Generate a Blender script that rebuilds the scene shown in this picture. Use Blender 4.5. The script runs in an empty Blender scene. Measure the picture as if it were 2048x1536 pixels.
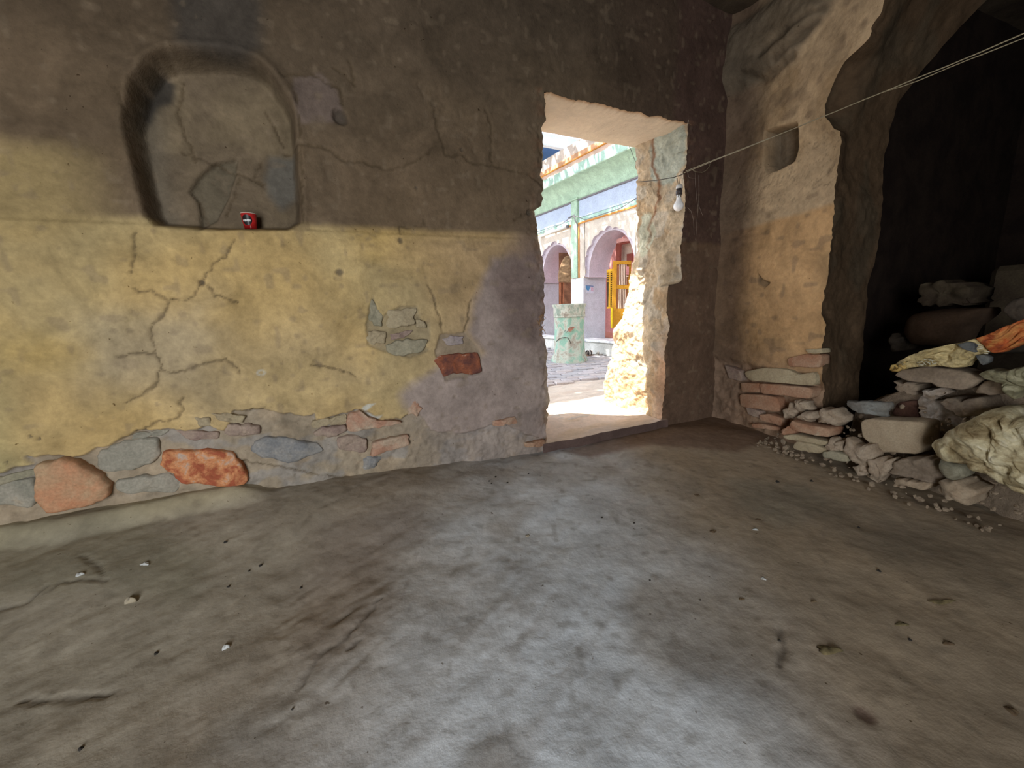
import bpy, bmesh, math, random
import numpy as np
from mathutils import Vector, Matrix

# ------------------------------------------------------------------ camera
FPX = 770.0; CZ = 0.85
_p = math.radians(11.3); _r = math.atan(.038)
cF = np.array([0, math.cos(_p), -math.sin(_p)])
_R0 = np.array([1., 0, 0]); _U0 = np.array([0, math.sin(_p), math.cos(_p)])
cR = _R0*math.cos(_r)-_U0*math.sin(_r); cU = _U0*math.cos(_r)+_R0*math.sin(_r)
CAM = np.array([0, 0, CZ])
S = bpy.context.scene
cd = bpy.data.cameras.new('camera'); cam = bpy.data.objects.new('camera', cd)
S.collection.objects.link(cam); S.camera = cam
cd.sensor_width = 36; cd.lens = 36*FPX/2048; cd.clip_start = .02; cd.clip_end = 200
M = Matrix.Identity(4)
for i in range(3):
    M[i][0] = cR[i]; M[i][1] = cU[i]; M[i][2] = -cF[i]; M[i][3] = CAM[i]
cam.matrix_world = M

# ------------------------------------------------------------------ frames
A_F = math.radians(66)                       # front wall direction (azimuth)
PF = np.array([.187, 2.14])                  # foot of the left door jamb
dU = np.array([math.sin(A_F), math.cos(A_F)]); dN = np.array([-math.cos(A_F), math.sin(A_F)])
def W(u, n, z):                              # front-wall frame -> world
    u, n, z = np.broadcast_arrays(np.asarray(u, float), np.asarray(n, float), np.asarray(z, float))
    return np.stack([PF[0]+u*dU[0]+n*dN[0], PF[1]+u*dU[1]+n*dN[1], z], -1)
A_R = math.radians(165); UC = 1.40           # right wall direction and its corner on the front wall
PR = PF+UC*dU
dV = np.array([math.sin(A_R), math.cos(A_R)])
A_M = math.radians(70); dM = np.array([math.sin(A_M), math.cos(A_M)])
def V(v, m, z):
    v, m, z = np.broadcast_arrays(np.asarray(v, float), np.asarray(m, float), np.asarray(z, float))
    return np.stack([PR[0]+v*dV[0]+m*dM[0], PR[1]+v*dV[1]+m*dM[1], z], -1)
A_B = math.radians(149.4)                    # temple facade
PB = np.array([1.12, 6.67]); GZ = .06
dW = np.array([math.sin(A_B), math.cos(A_B)]); dD = np.array([-math.cos(A_B), math.sin(A_B)])
def B(w, d, z):
    w, d, z = np.broadcast_arrays(np.asarray(w, float), np.asarray(d, float), np.asarray(z, float))
    return np.stack([PB[0]+w*dW[0]+d*dD[0], PB[1]+w*dW[1]+d*dD[1], z], -1)
def ray(x, y): return cF+cR*(x-1024)/FPX-cU*(y-768)/FPX
def on_floor(x, y, z=0.):
    d = ray(x, y); return CAM+d*(z-CZ)/d[2]
def on_plane(x, y, P, az):
    n = np.array([math.cos(az), -math.sin(az), 0]); d = ray(x, y)
    P3 = np.array([P[0], P[1], 0]); return CAM+d*((P3-CAM)@n)/(d@n)
def fw(pts, n=0.):                           # pixels measured on the front wall -> (u,z)
    out = []
    for x, y in pts:
        P = on_plane(x, y, PF+n*dN, A_F); out.append(((P[:2]-PF)@dU, P[2]))
    return np.array(out)
def _ndir(az): return np.array([math.cos(az), -math.sin(az)])
def rw(pts, m=0.):
    out = []
    for x, y in pts:
        P = on_plane(x, y, PR+m*dM, A_R); q = P[:2]-PR-m*dM; out.append((q@dV, P[2]))
    return np.array(out)
def fb(pts, d=0.):
    out = []
    for x, y in pts:
        P = on_plane(x, y, PB+d*dD, A_B); out.append(((P[:2]-PB)@dW, P[2]))
    return np.array(out)

# ------------------------------------------------------------------ light and exposure
VS = S.view_settings
VS.view_transform = 'Standard'; VS.look = 'None'; VS.gamma = 1; VS.use_curve_mapping = False
VS.exposure = 0.52
S.display_settings.display_device = 'sRGB'
SUNV = Vector((*(-dU*1.0+dN*.28), 2.0)).normalized()
world = bpy.data.worlds.new('sky'); S.world = world; world.use_nodes = True
nt = world.node_tree; nt.nodes.clear()
sk = nt.nodes.new('ShaderNodeTexSky'); sk.sky_type = 'NISHITA'; sk.sun_disc = False
sk.sun_elevation = math.asin(SUNV.z); sk.sun_rotation = math.atan2(SUNV.x, SUNV.y)
sk.air_density = 1; sk.dust_density = 2.5; sk.ozone_density = 1
hs = nt.nodes.new('ShaderNodeHueSaturation'); hs.inputs['Saturation'].default_value = .55
bg = nt.nodes.new('ShaderNodeBackground'); bg.inputs[1].default_value = .55
wo = nt.nodes.new('ShaderNodeOutputWorld')
nt.links.new(sk.outputs[0], hs.inputs['Color']); nt.links.new(hs.outputs[0], bg.inputs[0]); nt.links.new(bg.outputs[0], wo.inputs[0])
sl = bpy.data.lights.new('sun', 'SUN'); sl.energy = 16; sl.angle = math.radians(.6); sl.color = (1, .95, .86)
so = bpy.data.objects.new('sun', sl); S.collection.objects.link(so)
so.rotation_euler = SUNV.to_track_quat('Z', 'Y').to_euler()
def area(name, loc, look, sx, sy, power, col):
    l = bpy.data.lights.new(name, 'AREA'); l.shape = 'RECTANGLE'; l.size = sx; l.size_y = sy; l.energy = power; l.color = col
    o = bpy.data.objects.new(name, l); S.collection.objects.link(o); o.location = loc
    o.rotation_euler = (Vector(loc)-Vector(look)).to_track_quat('Z', 'Y').to_euler(); return o
# daylight coming in through the entrance in the back wall (behind the photographer)
area('entrance_daylight', (-.45, -1.93, .85), (-.45, 2, .7), .95, 1.35, 60, (.93, .965, 1.0))
S.cycles.max_bounces = 8; S.cycles.diffuse_bounces = 5; S.cycles.sample_clamp_indirect = 6
S.cycles.use_denoising = True

# ------------------------------------------------------------------ helpers
rng = random.Random(7); RS = np.random.RandomState(11)
def _h(ix, iy, seed):
    n = (ix.astype(np.int64)*374761393+iy.astype(np.int64)*668265263+seed*974634777) & 0xffffffff
    n = ((n ^ (n >> 13))*1274126177) & 0xffffffff
    n = n ^ (n >> 16)
    return (n & 0xffffff)/float(0xffffff)
def vn(x, y, seed=0):
    x = np.asarray(x, float); y = np.asarray(y, float)
    x, y = np.broadcast_arrays(x, y)
    ix = np.floor(x); iy = np.floor(y); fx = x-ix; fy = y-iy
    fx = fx*fx*(3-2*fx); fy = fy*fy*(3-2*fy)
    a = _h(ix, iy, seed); b = _h(ix+1, iy, seed); c = _h(ix, iy+1, seed); d = _h(ix+1, iy+1, seed)
    return (a*(1-fx)+b*fx)*(1-fy)+(c*(1-fx)+d*fx)*fy
def fbm(x, y, o=4, seed=0, g=.5):
    s = 0; a = 1; t = 0
    for i in range(o):
        s = s+a*(vn(np.asarray(x)*2**i+17.3*i, np.asarray(y)*2**i-9.1*i, seed+i)-.5)*2; t += a; a *= g
    return s/t
def ss(a, b, x):
    t = np.clip((x-a)/(b-a), 0, 1); return t*t*(3-2*t)
def sdf_poly(px, py, poly):                  # negative inside
    poly = np.asarray(poly); n = len(poly); d = np.full(px.shape, 1e9); s = np.ones(px.shape)
    for i in range(n):
        a = poly[i]; b = poly[i-1]; e = b-a; wx = px-a[0]; wy = py-a[1]
        t = np.clip((wx*e[0]+wy*e[1])/(e@e+1e-12), 0, 1)
        d = np.minimum(d, (wx-e[0]*t)**2+(wy-e[1]*t)**2)
        c1 = py >= a[1]; c2 = py < b[1]; c3 = e[0]*wy > e[1]*wx
        s = np.where((c1 & c2 & c3) | (~c1 & ~c2 & ~c3), -s, s)
    return s*np.sqrt(d)
def dist_line(px, py, pts):
    d = np.full(px.shape, 1e9)
    for i in range(len(pts)-1):
        a = pts[i]; e = pts[i+1]-a; wx = px-a[0]; wy = py-a[1]
        t = np.clip((wx*e[0]+wy*e[1])/(e@e+1e-12), 0, 1)
        d = np.minimum(d, (wx-e[0]*t)**2+(wy-e[1]*t)**2)
    return np.sqrt(d)
def boxmask(px, py, pts, pad):
    pts = np.asarray(pts)
    return (px > pts[:, 0].min()-pad) & (px < pts[:, 0].max()+pad) & (py > pts[:, 1].min()-pad) & (py < pts[:, 1].max()+pad)

def tag(o, label=None, cat=None, group=None, kind=None):
    if label: o['label'] = label
    if cat: o['category'] = cat
    if group: o['group'] = group
    if kind: o['kind'] = kind
    return o
def link(name, me, mat=None, parent=None):
    o = bpy.data.objects.new(name, me); S.collection.objects.link(o)
    if mat is not None and me is not None: me.materials.append(mat)
    if parent is not None: o.parent = parent
    return o
def mesh_np(name, verts, faces, mat=None, parent=None, smooth=True, col=None):
    """verts (N,3) array, faces (M,3|4) int array or list"""
    me = bpy.data.meshes.new(name); verts = np.asarray(verts, float).reshape(-1, 3)
    if isinstance(faces, np.ndarray):
        k = faces.shape[1]; m = len(faces)
        me.vertices.add(len(verts)); me.vertices.foreach_set('co', verts.ravel())
        me.loops.add(m*k); me.loops.foreach_set('vertex_index', faces.ravel().astype(np.int32))
        me.polygons.add(m); me.polygons.foreach_set('loop_start', np.arange(0, m*k, k, dtype=np.int32))
        try: me.polygons.foreach_set('loop_total', np.full(m, k, dtype=np.int32))
        except Exception: pass
        me.update(calc_edges=True)
    else:
        me.from_pydata([tuple(v) for v in verts], [], faces); me.update()
    if smooth: me.polygons.foreach_set('use_smooth', np.ones(len(me.polygons), bool))
    if col is not None:
        ca = me.color_attributes.new('tint', 'FLOAT_COLOR', 'POINT')
        c = np.ones((len(verts), 4)); c[:, :3] = col.reshape(-1, 3); ca.data.foreach_set('color', c.ravel())
    me.validate(); 
    return link(name, me, mat, parent)
def grid_faces(r, c, flip=False, keep=None):
    i = np.arange(r*c).reshape(r, c)
    q = np.stack([i[:-1, :-1], i[:-1, 1:], i[1:, 1:], i[1:, :-1]], -1)
    if flip: q = q[..., ::-1]
    if keep is not None: q = q[keep]
    return q.reshape(-1, 4)
def grid_mesh(name, P, mat, parent=None, flip=False, col=None, keep=None, smooth=True):
    r, c = P.shape[:2]
    return mesh_np(name, P.reshape(-1, 3), grid_faces(r, c, flip, keep), mat, parent, smooth, None if col is None else col.reshape(-1, 3))

# materials -------------------------------------------------------------
def nodes(name):
    m = bpy.data.materials.new(name); m.use_nodes = True; t = m.node_tree; b = t.nodes['Principled BSDF']
    b.inputs['Specular IOR Level'].default_value = .12
    return m, t, b
def N(t, typ, **kw):
    n = t.nodes.new(typ)
    for k, v in kw.items(): setattr(n, k, v)
    return n
def noise(t, scale, detail=5, rough=.6, coord=None, dist=0):
    n = N(t, 'ShaderNodeTexNoise'); n.inputs['Scale'].default_value = scale; n.inputs['Detail'].default_value = detail
    n.inputs['Roughness'].default_value = rough; n.inputs['Distortion'].default_value = dist
    if coord: t.links.new(coord, n.inputs['Vector'])
    return n
def ramp(t, fac, stops):
    r = N(t, 'ShaderNodeValToRGB'); e = r.color_ramp.elements
    while len(e) < len(stops): e.new(.5)
    for k, (p, c) in enumerate(stops): e[k].position = p; e[k].color = (*c, 1) if len(c) == 3 else c
    t.links.new(fac, r.inputs[0]); return r
def mixc(t, typ, fac, a, b):
    m = N(t, 'ShaderNodeMix', data_type='RGBA', blend_type=typ)
    for k, v in ((0, fac), (6, a), (7, b)):
        if isinstance(v, (int, float)): m.inputs[k].default_value = v
        elif isinstance(v, tuple): m.inputs[k].default_value = (*v, 1)
        else: t.links.new(v, m.inputs[k])
    return m.outputs[2]
def bumpchain(t, b, specs, coord):
    last = None
    for scale, strength, dist, detail in specs:
        n = noise(t, scale, detail, .6, coord)
        bp = N(t, 'ShaderNodeBump'); bp.inputs['Strength'].default_value = strength; bp.inputs['Distance'].default_value = dist
        t.links.new(n.outputs[0], bp.inputs['Height'])
        if last: t.links.new(last.outputs[0], bp.inputs['Normal'])
        last = bp
    t.links.new(last.outputs[0], b.inputs['Normal'])
def mat_tint(name, vary=.35, bumps=((18, .5, .01, 6), (120, .5, .003, 4)), rough=.95, speck=True):
    m, t, b = nodes(name); b.inputs['Roughness'].default_value = rough; b.inputs['Specular IOR Level'].default_value = .08
    at = N(t, 'ShaderNodeVertexColor', layer_name='tint'); g = N(t, 'ShaderNodeNewGeometry').outputs['Position']
    n1 = noise(t, 5, 8, .65, g, .6); r1 = ramp(t, n1.outputs[0], [(.3, (1-vary,)*3), (.72, (1+vary*.7,)*3)])
    c = mixc(t, 'MULTIPLY', 1.0, at.outputs[0], r1.outputs[0])
    n2 = noise(t, 34, 6, .7, g); r2 = ramp(t, n2.outputs[0], [(.3, (1-vary*.5,)*3), (.7, (1+vary*.4,)*3)])
    c = mixc(t, 'MULTIPLY', 1.0, c, r2.outputs[0])
    if speck:
        n3 = noise(t, 60, 2, .5, g); r3 = ramp(t, n3.outputs[0], [(.22, (.4, .35, .3)), (.27, (1, 1, 1))])
        c = mixc(t, 'MULTIPLY', 1.0, c, r3.outputs[0])
    t.links.new(c, b.inputs['Base Color']); bumpchain(t, b, bumps, g)
    return m
_mc = {}
def mat2(name, a, c, scale=14, bump=.5, rough=.92, lo=.38, hi=.62, fine=110, bd=.006, third=None, spec=.12):
    if name in _mc: return _mc[name]
    m, t, b = nodes(name); b.inputs['Roughness'].default_value = rough; b.inputs['Specular IOR Level'].default_value = spec
    g = N(t, 'ShaderNodeNewGeometry').outputs['Position']
    n1 = noise(t, scale, 6, .65, g, .4)
    st = [(lo, a), (hi, c)]
    if third: st.append((min(hi+.1, .98), third))
    r1 = ramp(t, n1.outputs[0], st)
    n2 = noise(t, fine, 3, .6, g); r2 = ramp(t, n2.outputs[0], [(.3, (.82,)*3), (.7, (1.12,)*3)])
    t.links.new(mixc(t, 'MULTIPLY', 1., r1.outputs[0], r2.outputs[0]), b.inputs['Base Color'])
    bumpchain(t, b, ((scale*1.6, bump, bd, 6), (fine, bump*.7, bd*.3, 3)), g)
    _mc[name] = m; return m
def flat(name, a, rough=.6, spec=.3, metal=0, emit=0):
    if name in _mc: return _mc[name]
    m, t, b = nodes(name); g = N(t, 'ShaderNodeNewGeometry').outputs['Position']
    n2 = noise(t, 20, 4, .6, g); r2 = ramp(t, n2.outputs[0], [(.3, tuple(x*.88 for x in a)), (.7, tuple(min(1, x*1.08) for x in a))])
    t.links.new(r2.outputs[0], b.inputs['Base Color'])
    b.inputs['Roughness'].default_value = rough; b.inputs['Specular IOR Level'].default_value = spec; b.inputs['Metallic'].default_value = metal
    _mc[name] = m; return m

M_plaster = mat_tint('mud_plaster')
M_jamb = mat_tint('crumbled_earth', vary=.42, bumps=((9, .9, .03, 7), (45, .9, .012, 6), (160, .6, .003, 3)))
M_floor = mat_tint('dung_floor', vary=.22, bumps=((7, .35, .02, 6), (40, .30, .005, 6), (220, .15, .001, 3)))

# ------------------------------------------------------------------ generic builders
def box_vf(P0, ax, ay, az):
    P0 = np.asarray(P0, float); ax, ay, az = map(lambda q: np.asarray(q, float), (ax, ay, az))
    v = [P0+i*ax+j*ay+k*az for k in (0, 1) for j in (0, 1) for i in (0, 1)]
    f = [(0, 2, 3, 1), (4, 5, 7, 6), (0, 1, 5, 4), (2, 6, 7, 3), (0, 4, 6, 2), (1, 3, 7, 5)]
    return v, f
def bevel_me(me, w, seg=2):
    bm = bmesh.new(); bm.from_mesh(me)
    bmesh.ops.remove_doubles(bm, verts=bm.verts, dist=1e-6)
    bmesh.ops.recalc_face_normals(bm, faces=bm.faces)
    if w > 0:
        bmesh.ops.bevel(bm, geom=bm.edges[:], offset=w, segments=seg, profile=.6, affect='EDGES', clamp_overlap=True)
    bm.to_mesh(me); bm.free(); me.update()
def boxB(name, w0, w1, d0, d1, z0, z1, mat, parent, bev=.004):
    p = B(w0, d0, z0); v, f = box_vf(p, B(w1, d0, z0)-p, B(w0, d1, z0)-p, B(w0, d0, z1)-p)
    o = mesh_np(name, v, f, mat, parent, smooth=False); bevel_me(o.data, bev, 1); return o
def box_f(name, F, a0, a1, b0, b1, z0, z1, mat, parent=None, bev=.004):
    p = F(a0, b0, z0); v, f = box_vf(p, F(a1, b0, z0)-p, F(a0, b1, z0)-p, F(a0, b0, z1)-p)
    o = mesh_np(name, v, f, mat, parent, smooth=False); bevel_me(o.data, bev, 1); return o
def resample(poly, n):
    poly = np.asarray(poly, float); q = np.vstack([poly, poly[:1]]); L = np.r_[0, np.cumsum(np.linalg.norm(np.diff(q, axis=0), axis=1))]
    t = np.linspace(0, L[-1], n, endpoint=False); return np.stack([np.interp(t, L, q[:, k]) for k in (0, 1)], -1)
def lump(name, F, poly, back, front, mat, parent=None, n=40, bev=.012, rough=.006, seed=0, dome=.0, folds=0, rings=4, sharp=1, tilt=(0, 0), fscale=14, fdir=0.):
    """a stone / clod / cloth heap from an outline in a plane: F(a, depth, z); depth grows away from the room.
    back and front are depths of the rear and front faces"""
    P = resample(poly, n); c = P.mean(0); L = max(np.ptp(P[:, 0]), np.ptp(P[:, 1]))
    # light corner rounding, broken outline
    for _ in range(sharp): P = (np.roll(P, 1, 0)+2*P+np.roll(P, -1, 0))/4
    jit = fbm(P[:, 0]*40+seed*3.1, P[:, 1]*40, 3, seed)*rough
    P = P+(P-c)/(np.linalg.norm(P-c, axis=1)[:, None]+1e-9)*jit[:, None]
    verts = []; rr = []
    r = np.linalg.norm(P-c, axis=1)[:, None]
    def ring(inset, depth):
        s = np.clip(1-inset/np.maximum(r, 1e-6), .08, 1); return c+(P-c)*s, depth
    prof = [(bev*.7, back), (0, back+(front-back)*.3), (0, front-(front-back)*.0+bev*.8), (bev*.35, front+bev*.25), (bev, front)]
    for i, (ins, dep) in enumerate(prof):
        Q, dd = ring(ins, dep); rr.append((Q, np.full(n, float(dd))))
    Q0 = rr[-1][0]
    for k in range(1, rings+1):
        s = 1-k/(rings+.6); rr.append((c+(Q0-c)*s, np.full(n, float(front))))
    V3 = []
    for i, (Q, dd) in enumerate(rr):
        e = np.linalg.norm(Q-c, axis=1)/(L*.5)
        dd = dd.copy()
        if i >= 3:
            dd -= dome*np.clip(1-e**2, 0, 1)
            dd += fbm(Q[:, 0]*22+seed, Q[:, 1]*22+seed*1.7, 4, seed+3)*rough*1.3
            dd += tilt[0]*(Q[:, 0]-c[0])+tilt[1]*(Q[:, 1]-c[1])
            if folds:
                ca, sa = math.cos(fdir), math.sin(fdir)
                xx = (Q[:, 0]*ca+Q[:, 1]*sa); yy = (-Q[:, 0]*sa+Q[:, 1]*ca)
                wv = fbm(xx*fscale*.4+seed, yy*fscale*.4, 3, seed+9)*1.6
                ridg = 1-np.abs(fbm(xx*fscale*.35+wv, yy*fscale*1.3+wv*1.3, 4, seed+5))*3
                dd -= folds*np.clip(ridg, -1, 1)*np.clip((1-e)*5, .1, 1)
        V3.append(F(Q[:, 0], dd, Q[:, 1]))
    nr = len(V3); verts = np.concatenate(V3); cc = F(c[0], verts[-n:].mean() if False else float(front-dome-(0)), c[1])
    cc = verts[-n:].mean(0)
    bb = F(c[0], back, c[1])
    verts = np.vstack([verts, cc[None], np.reshape(bb, (1, 3))])
    faces = []
    for i in range(nr-1):
        for j in range(n):
            k = (j+1) % n; faces.append((i*n+j, i*n+k, (i+1)*n+k, (i+1)*n+j))
    ci = nr*n
    for j in range(n):
        k = (j+1) % n; faces.append(((nr-1)*n+j, (nr-1)*n+k, ci)); faces.append((k, j, ci+1))
    o = mesh_np(name, verts, faces, mat, parent, smooth=True)
    bm = bmesh.new(); bm.from_mesh(o.data); bmesh.ops.recalc_face_normals(bm, faces=bm.faces); bm.to_mesh(o.data); bm.free()
    return o
def tube(name, pts, r, mat, parent=None, seg=6, cap=True):
    pts = [Vector(p) for p in pts]; vs = []; fs = []
    up = Vector((0.1, 0.2, 1)).normalized()
    for i, p in enumerate(pts):
        t = (pts[min(i+1, len(pts)-1)]-pts[max(i-1, 0)]).normalized()
        a = t.cross(up); a = a.normalized() if a.length > 1e-4 else Vector((1, 0, 0)); b = t.cross(a)
        rad = r[i] if hasattr(r, '__len__') else r
        for k in range(seg):
            an = 2*math.pi*k/seg; vs.append(p+a*math.cos(an)*rad+b*math.sin(an)*rad)
    for i in range(len(pts)-1):
        for k in range(seg):
            l = (k+1) % seg; fs.append((i*seg+k, i*seg+l, (i+1)*seg+l, (i+1)*seg+k))
    if cap: fs += [tuple(range(seg))[::-1], tuple(range((len(pts)-1)*seg, len(pts)*seg))]
    return mesh_np(name, np.array([tuple(v) for v in vs]), fs, mat, parent)
def lathe(name, prof, loc, mat, parent=None, seg=32, smooth=True, rad_fn=None):
    vs = []; fs = []
    for r, z in prof:
        for k in range(seg):
            a = 2*math.pi*k/seg; rr = r*(rad_fn(a, z) if rad_fn else 1); vs.append((loc[0]+rr*math.cos(a), loc[1]+rr*math.sin(a), loc[2]+z))
    for i in range(len(prof)-1):
        for k in range(seg):
            l = (k+1) % seg; fs.append((i*seg+k, i*seg+l, (i+1)*seg+l, (i+1)*seg+k))
    return mesh_np(name, np.array(vs), fs, mat, parent, smooth=smooth)
def empty(name, loc, rz=0):
    o = bpy.data.objects.new(name, None); S.collection.objects.link(o); o.location = loc; o.rotation_euler = (0, 0, rz); o.empty_display_size = .05; return o
def grp(name, loc):                           # an Empty at the base; children keep world coordinates
    o = empty(name, (0, 0, 0)); o.location = loc; return o
def adopt(parent):
    """children meshes were written in world coordinates: shift them into the parent's frame"""
    inv = Matrix.Translation(-parent.location)
    for c in parent.children:
        if c.type == 'MESH' and not c.get('_ad'):
            c.data.transform(inv); c['_ad'] = 1
            for g in c.children:
                if g.type == 'MESH' and not g.get('_ad'): g.data.transform(inv); g['_ad'] = 1
    for c in list(parent.children):
        if '_ad' in c: del c['_ad']
        for g in c.children:
            if '_ad' in g: del g['_ad']

#@@STRUCT
# ================================================================== FRONT WALL
ZT = 2.62; ZL = 1.885; NW = .385; ZS = .06
LE = fw([(1086,182),(1090,199),(1091,242),(1082,256),(1087,271),(1086,306),(1085,335),(1079,349),(1087,361),(1087,375),(1083,386),(1086,398),(1082,412),(1067,421),(1072,436),(1074,452),(1077,479),(1082,508),(1084,524),(1089,555),(1086,571),(1088,592),(1086,602),(1089,625),(1088,641),(1082,650),(1084,668),(1089,684),(1094,704),(1092,729),(1094,747),(1094,764),(1098.6,805),(1097,815),(1092,819),(1097,827),(1092,848),(1093,886)])
RE = fw([(1376,247),(1375,287),(1372,332),(1366,345),(1370,380),(1370,423),(1365,459),(1364,479),(1360,491),(1362,508),(1362,524),(1364,562),(1352,568),(1338,570),(1334,590),(1333,625),(1339,649),(1337,664),(1329,703),(1331,757),(1329,786),(1325,815),(1323,841)])
def edge(E, z):
    o = np.argsort(E[:, 1]); return np.interp(z, E[o, 1], E[o, 0])
uu = np.concatenate([np.arange(-3.3, -2.35, .03), np.arange(-2.35, 0, .006)])
nl = len(uu)
nd = 150; nr_ = 75
ztA = np.arange(-.04, ZL, .006); ztA = np.append(ztA, ZL); ztB = np.linspace(ZL, ZT, 110)[1:]
zt = np.concatenate([ztA, ztB]); nz = len(zt); jL = len(ztA)-1
le = edge(LE, zt)+fbm(zt*60, 0, 3, 3)*.006; re_ = edge(RE, zt)+fbm(zt*60, 5, 3, 4)*.008
lt = np.minimum(1, np.maximum(0, (zt-ZL)/.3)); le = le*(1-lt)+.03*lt; re_ = re_*(1-lt)+.98*lt
UG = np.zeros((nz, nl+nd+nr_))
base = uu
for j in range(nz):
    u0 = np.where(base > -.25, -.25+(base+.25)*(le[j]+.25)/.25, base)
    UG[j, :nl] = u0; UG[j, nl-1] = le[j]
    UG[j, nl:nl+nd] = np.linspace(le[j], re_[j], nd+2)[1:-1]
    UG[j, nl+nd:] = np.linspace(re_[j], UC+.03, nr_)
ZG = np.repeat(zt[:, None], UG.shape[1], 1)
# broken lower edge of the lintel
lj = fbm(UG*14, UG*0+3, 4, 21)*.012+fbm(UG*60, UG*0+1, 2, 23)*.004
band = np.exp(-((ZG-ZL)/.05)**2)*ss(0, .06, UG-le[:, None])*ss(0, .06, re_[:, None]-UG)
ZG = ZG+lj*band
U_, Z_ = UG, ZG
D = np.zeros_like(U_)                        # relief: n offset, negative = towards the room
D += fbm(U_*1.3, Z_*1.3, 3, 5)*.018+fbm(U_*5, Z_*5, 4, 9)*.006+fbm(U_*24, Z_*24, 3, 13)*.0018
wob = fbm(U_*9, Z_*9, 4, 31)*.02; wob2 = fbm(U_*3, Z_*3, 4, 33)*.06
def C3(a): return np.array(a, float)
col = np.zeros(U_.shape+(3,)); col[:] = C3((.52, .36, .155))
def blend(mask, c, k=1.):
    m = (mask*k)[..., None]; col[:] = col*(1-m)+C3(c)*m
def pmask(px, soft, w=1., n=0.):
    P = fw(px, n); s = sdf_poly(U_, Z_, P)+wob*w; return 1-ss(-soft, soft, s)
# large stains of the plaster itself
blend(ss(-.25, .35, fbm(U_*1.6, Z_*2.2, 4, 41)), (.45, .36, .19), .7)
blend(ss(.0, .5, fbm(U_*2.5+4, Z_*4, 4, 43)), (.54, .37, .13), .6)
blend(1-ss(-2.25, -2.02, U_+wob), (.42, .37, .18), .7)
blend(pmask([(180,640),(420,600),(420,800),(180,760)], .12, 2.5), (.37, .32, .24), .55)
blend(pmask([(300,700),(640,640),(760,760),(560,900),(350,860)], .15, 2), (.42, .33, .20), .5)
# brownish cast of the plaster right of the yellow field
blend(ss(-1.0, -.35, U_+wob2*2)*(1-ss(1.15, 1.25, Z_)), (.40, .275, .16), .75)
# grey lime wash beside the door
gm = pmask([(1095,500),(985,520),(946,600),(935,663),(965,705),(870,735),(800,790),(840,850),(880,905),(1000,960),(1095,930)], .035, 1.3)
blend(gm, (.34, .275, .255), .85)
blend(pmask([(1095,300),(1030,470),(985,560),(1020,680),(1095,700)], .1, 2), (.17, .12, .105), .8)  # darker brown towards the door
# darker brown upper wall, above the ledge
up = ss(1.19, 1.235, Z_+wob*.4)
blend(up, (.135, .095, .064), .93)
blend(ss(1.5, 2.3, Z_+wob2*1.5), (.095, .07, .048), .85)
yl = (1-ss(-1.9, -1.62, U_+wob2))*(1-ss(1.38, 1.47, Z_+wob))*ss(1.1, 1.2, Z_)
blend(yl, (.38, .28, .13), .9)
blend(pmask([(585,150),(640,145),(672,175),(690,235),(600,245),(590,200)], .012, .8), (.20, .15, .125), .8)
blend(pmask([(430,-60),(520,-20),(520,90),(470,120),(350,80),(330,-40)], .03, 1), (.075, .065, .055), .8)
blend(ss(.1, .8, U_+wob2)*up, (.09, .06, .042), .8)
blend(ss(.86, .93, U_), (.10, .06, .047), .85)  # shade right of the door painted as a dark strip
# ledge line where two plaster coats meet
D += -.008*ss(1.2, 1.17, Z_+wob*.15) if False else 0
D += .010*ss(1.185, 1.20, Z_+wob*.12)*(1-ss(-.25, .0, U_))
D += .10*0
# the arched niche
NP = fw([(256,150),(246,200),(243,250),(254,300),(269,375),(286,430),(310,452),(400,459),(515,462),(575,461),(601,445),(601,404),(598,346),(593,260),(587,215),(567,178),(540,140),(510,112),(470,98),(400,88),(330,90),(285,110)])
sn = sdf_poly(U_, Z_, NP)+fbm(U_*14, Z_*14, 3, 55)*.008
nd_ = 1-ss(-.032, .006, sn)
deep = .125+.03*fbm(U_*4, Z_*4, 3, 57)-.035*ss(1.75, 1.2, Z_)
D += nd_*deep
D += -.010*np.exp(-((sn-.012)/.018)**2)
nin = 1-ss(-.03, .0, sn)
blend(nin, (.18, .135, .088), .9)
blend(nin*ss(-.1, .4, fbm(U_*5, Z_*5, 4, 59)), (.25, .19, .115), .6)
blend(nin*(1-ss(-1.62, -1.5, U_+wob*2)), (.16, .135, .10), .7)
blend(nin*pmask([(270,140),(320,130),(345,165),(340,200),(310,210),(285,260),(262,300),(250,230)], .015, .5, .1), (.045, .04, .035), .9)  # deep shadow at the niche's upper left painted black
blend(nin*pmask([(540,310),(592,310),(596,400),(560,420),(530,360)], .02, 1, .1), (.15, .14, .12), .8)
# broken-out vein inside the niche
vein = pmask([(425,320),(470,310),(468,340),(455,390),(430,440),(402,455),(398,440),(395,405),(375,380),(400,345)], .006, .35, .09)
D += vein*.022; blend(vein, (.15, .125, .085), .75)
for a, b in (((500,300),(480,350)), ((395,400),(385,375)), ((440,360),(480,345))):
    pass
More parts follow.
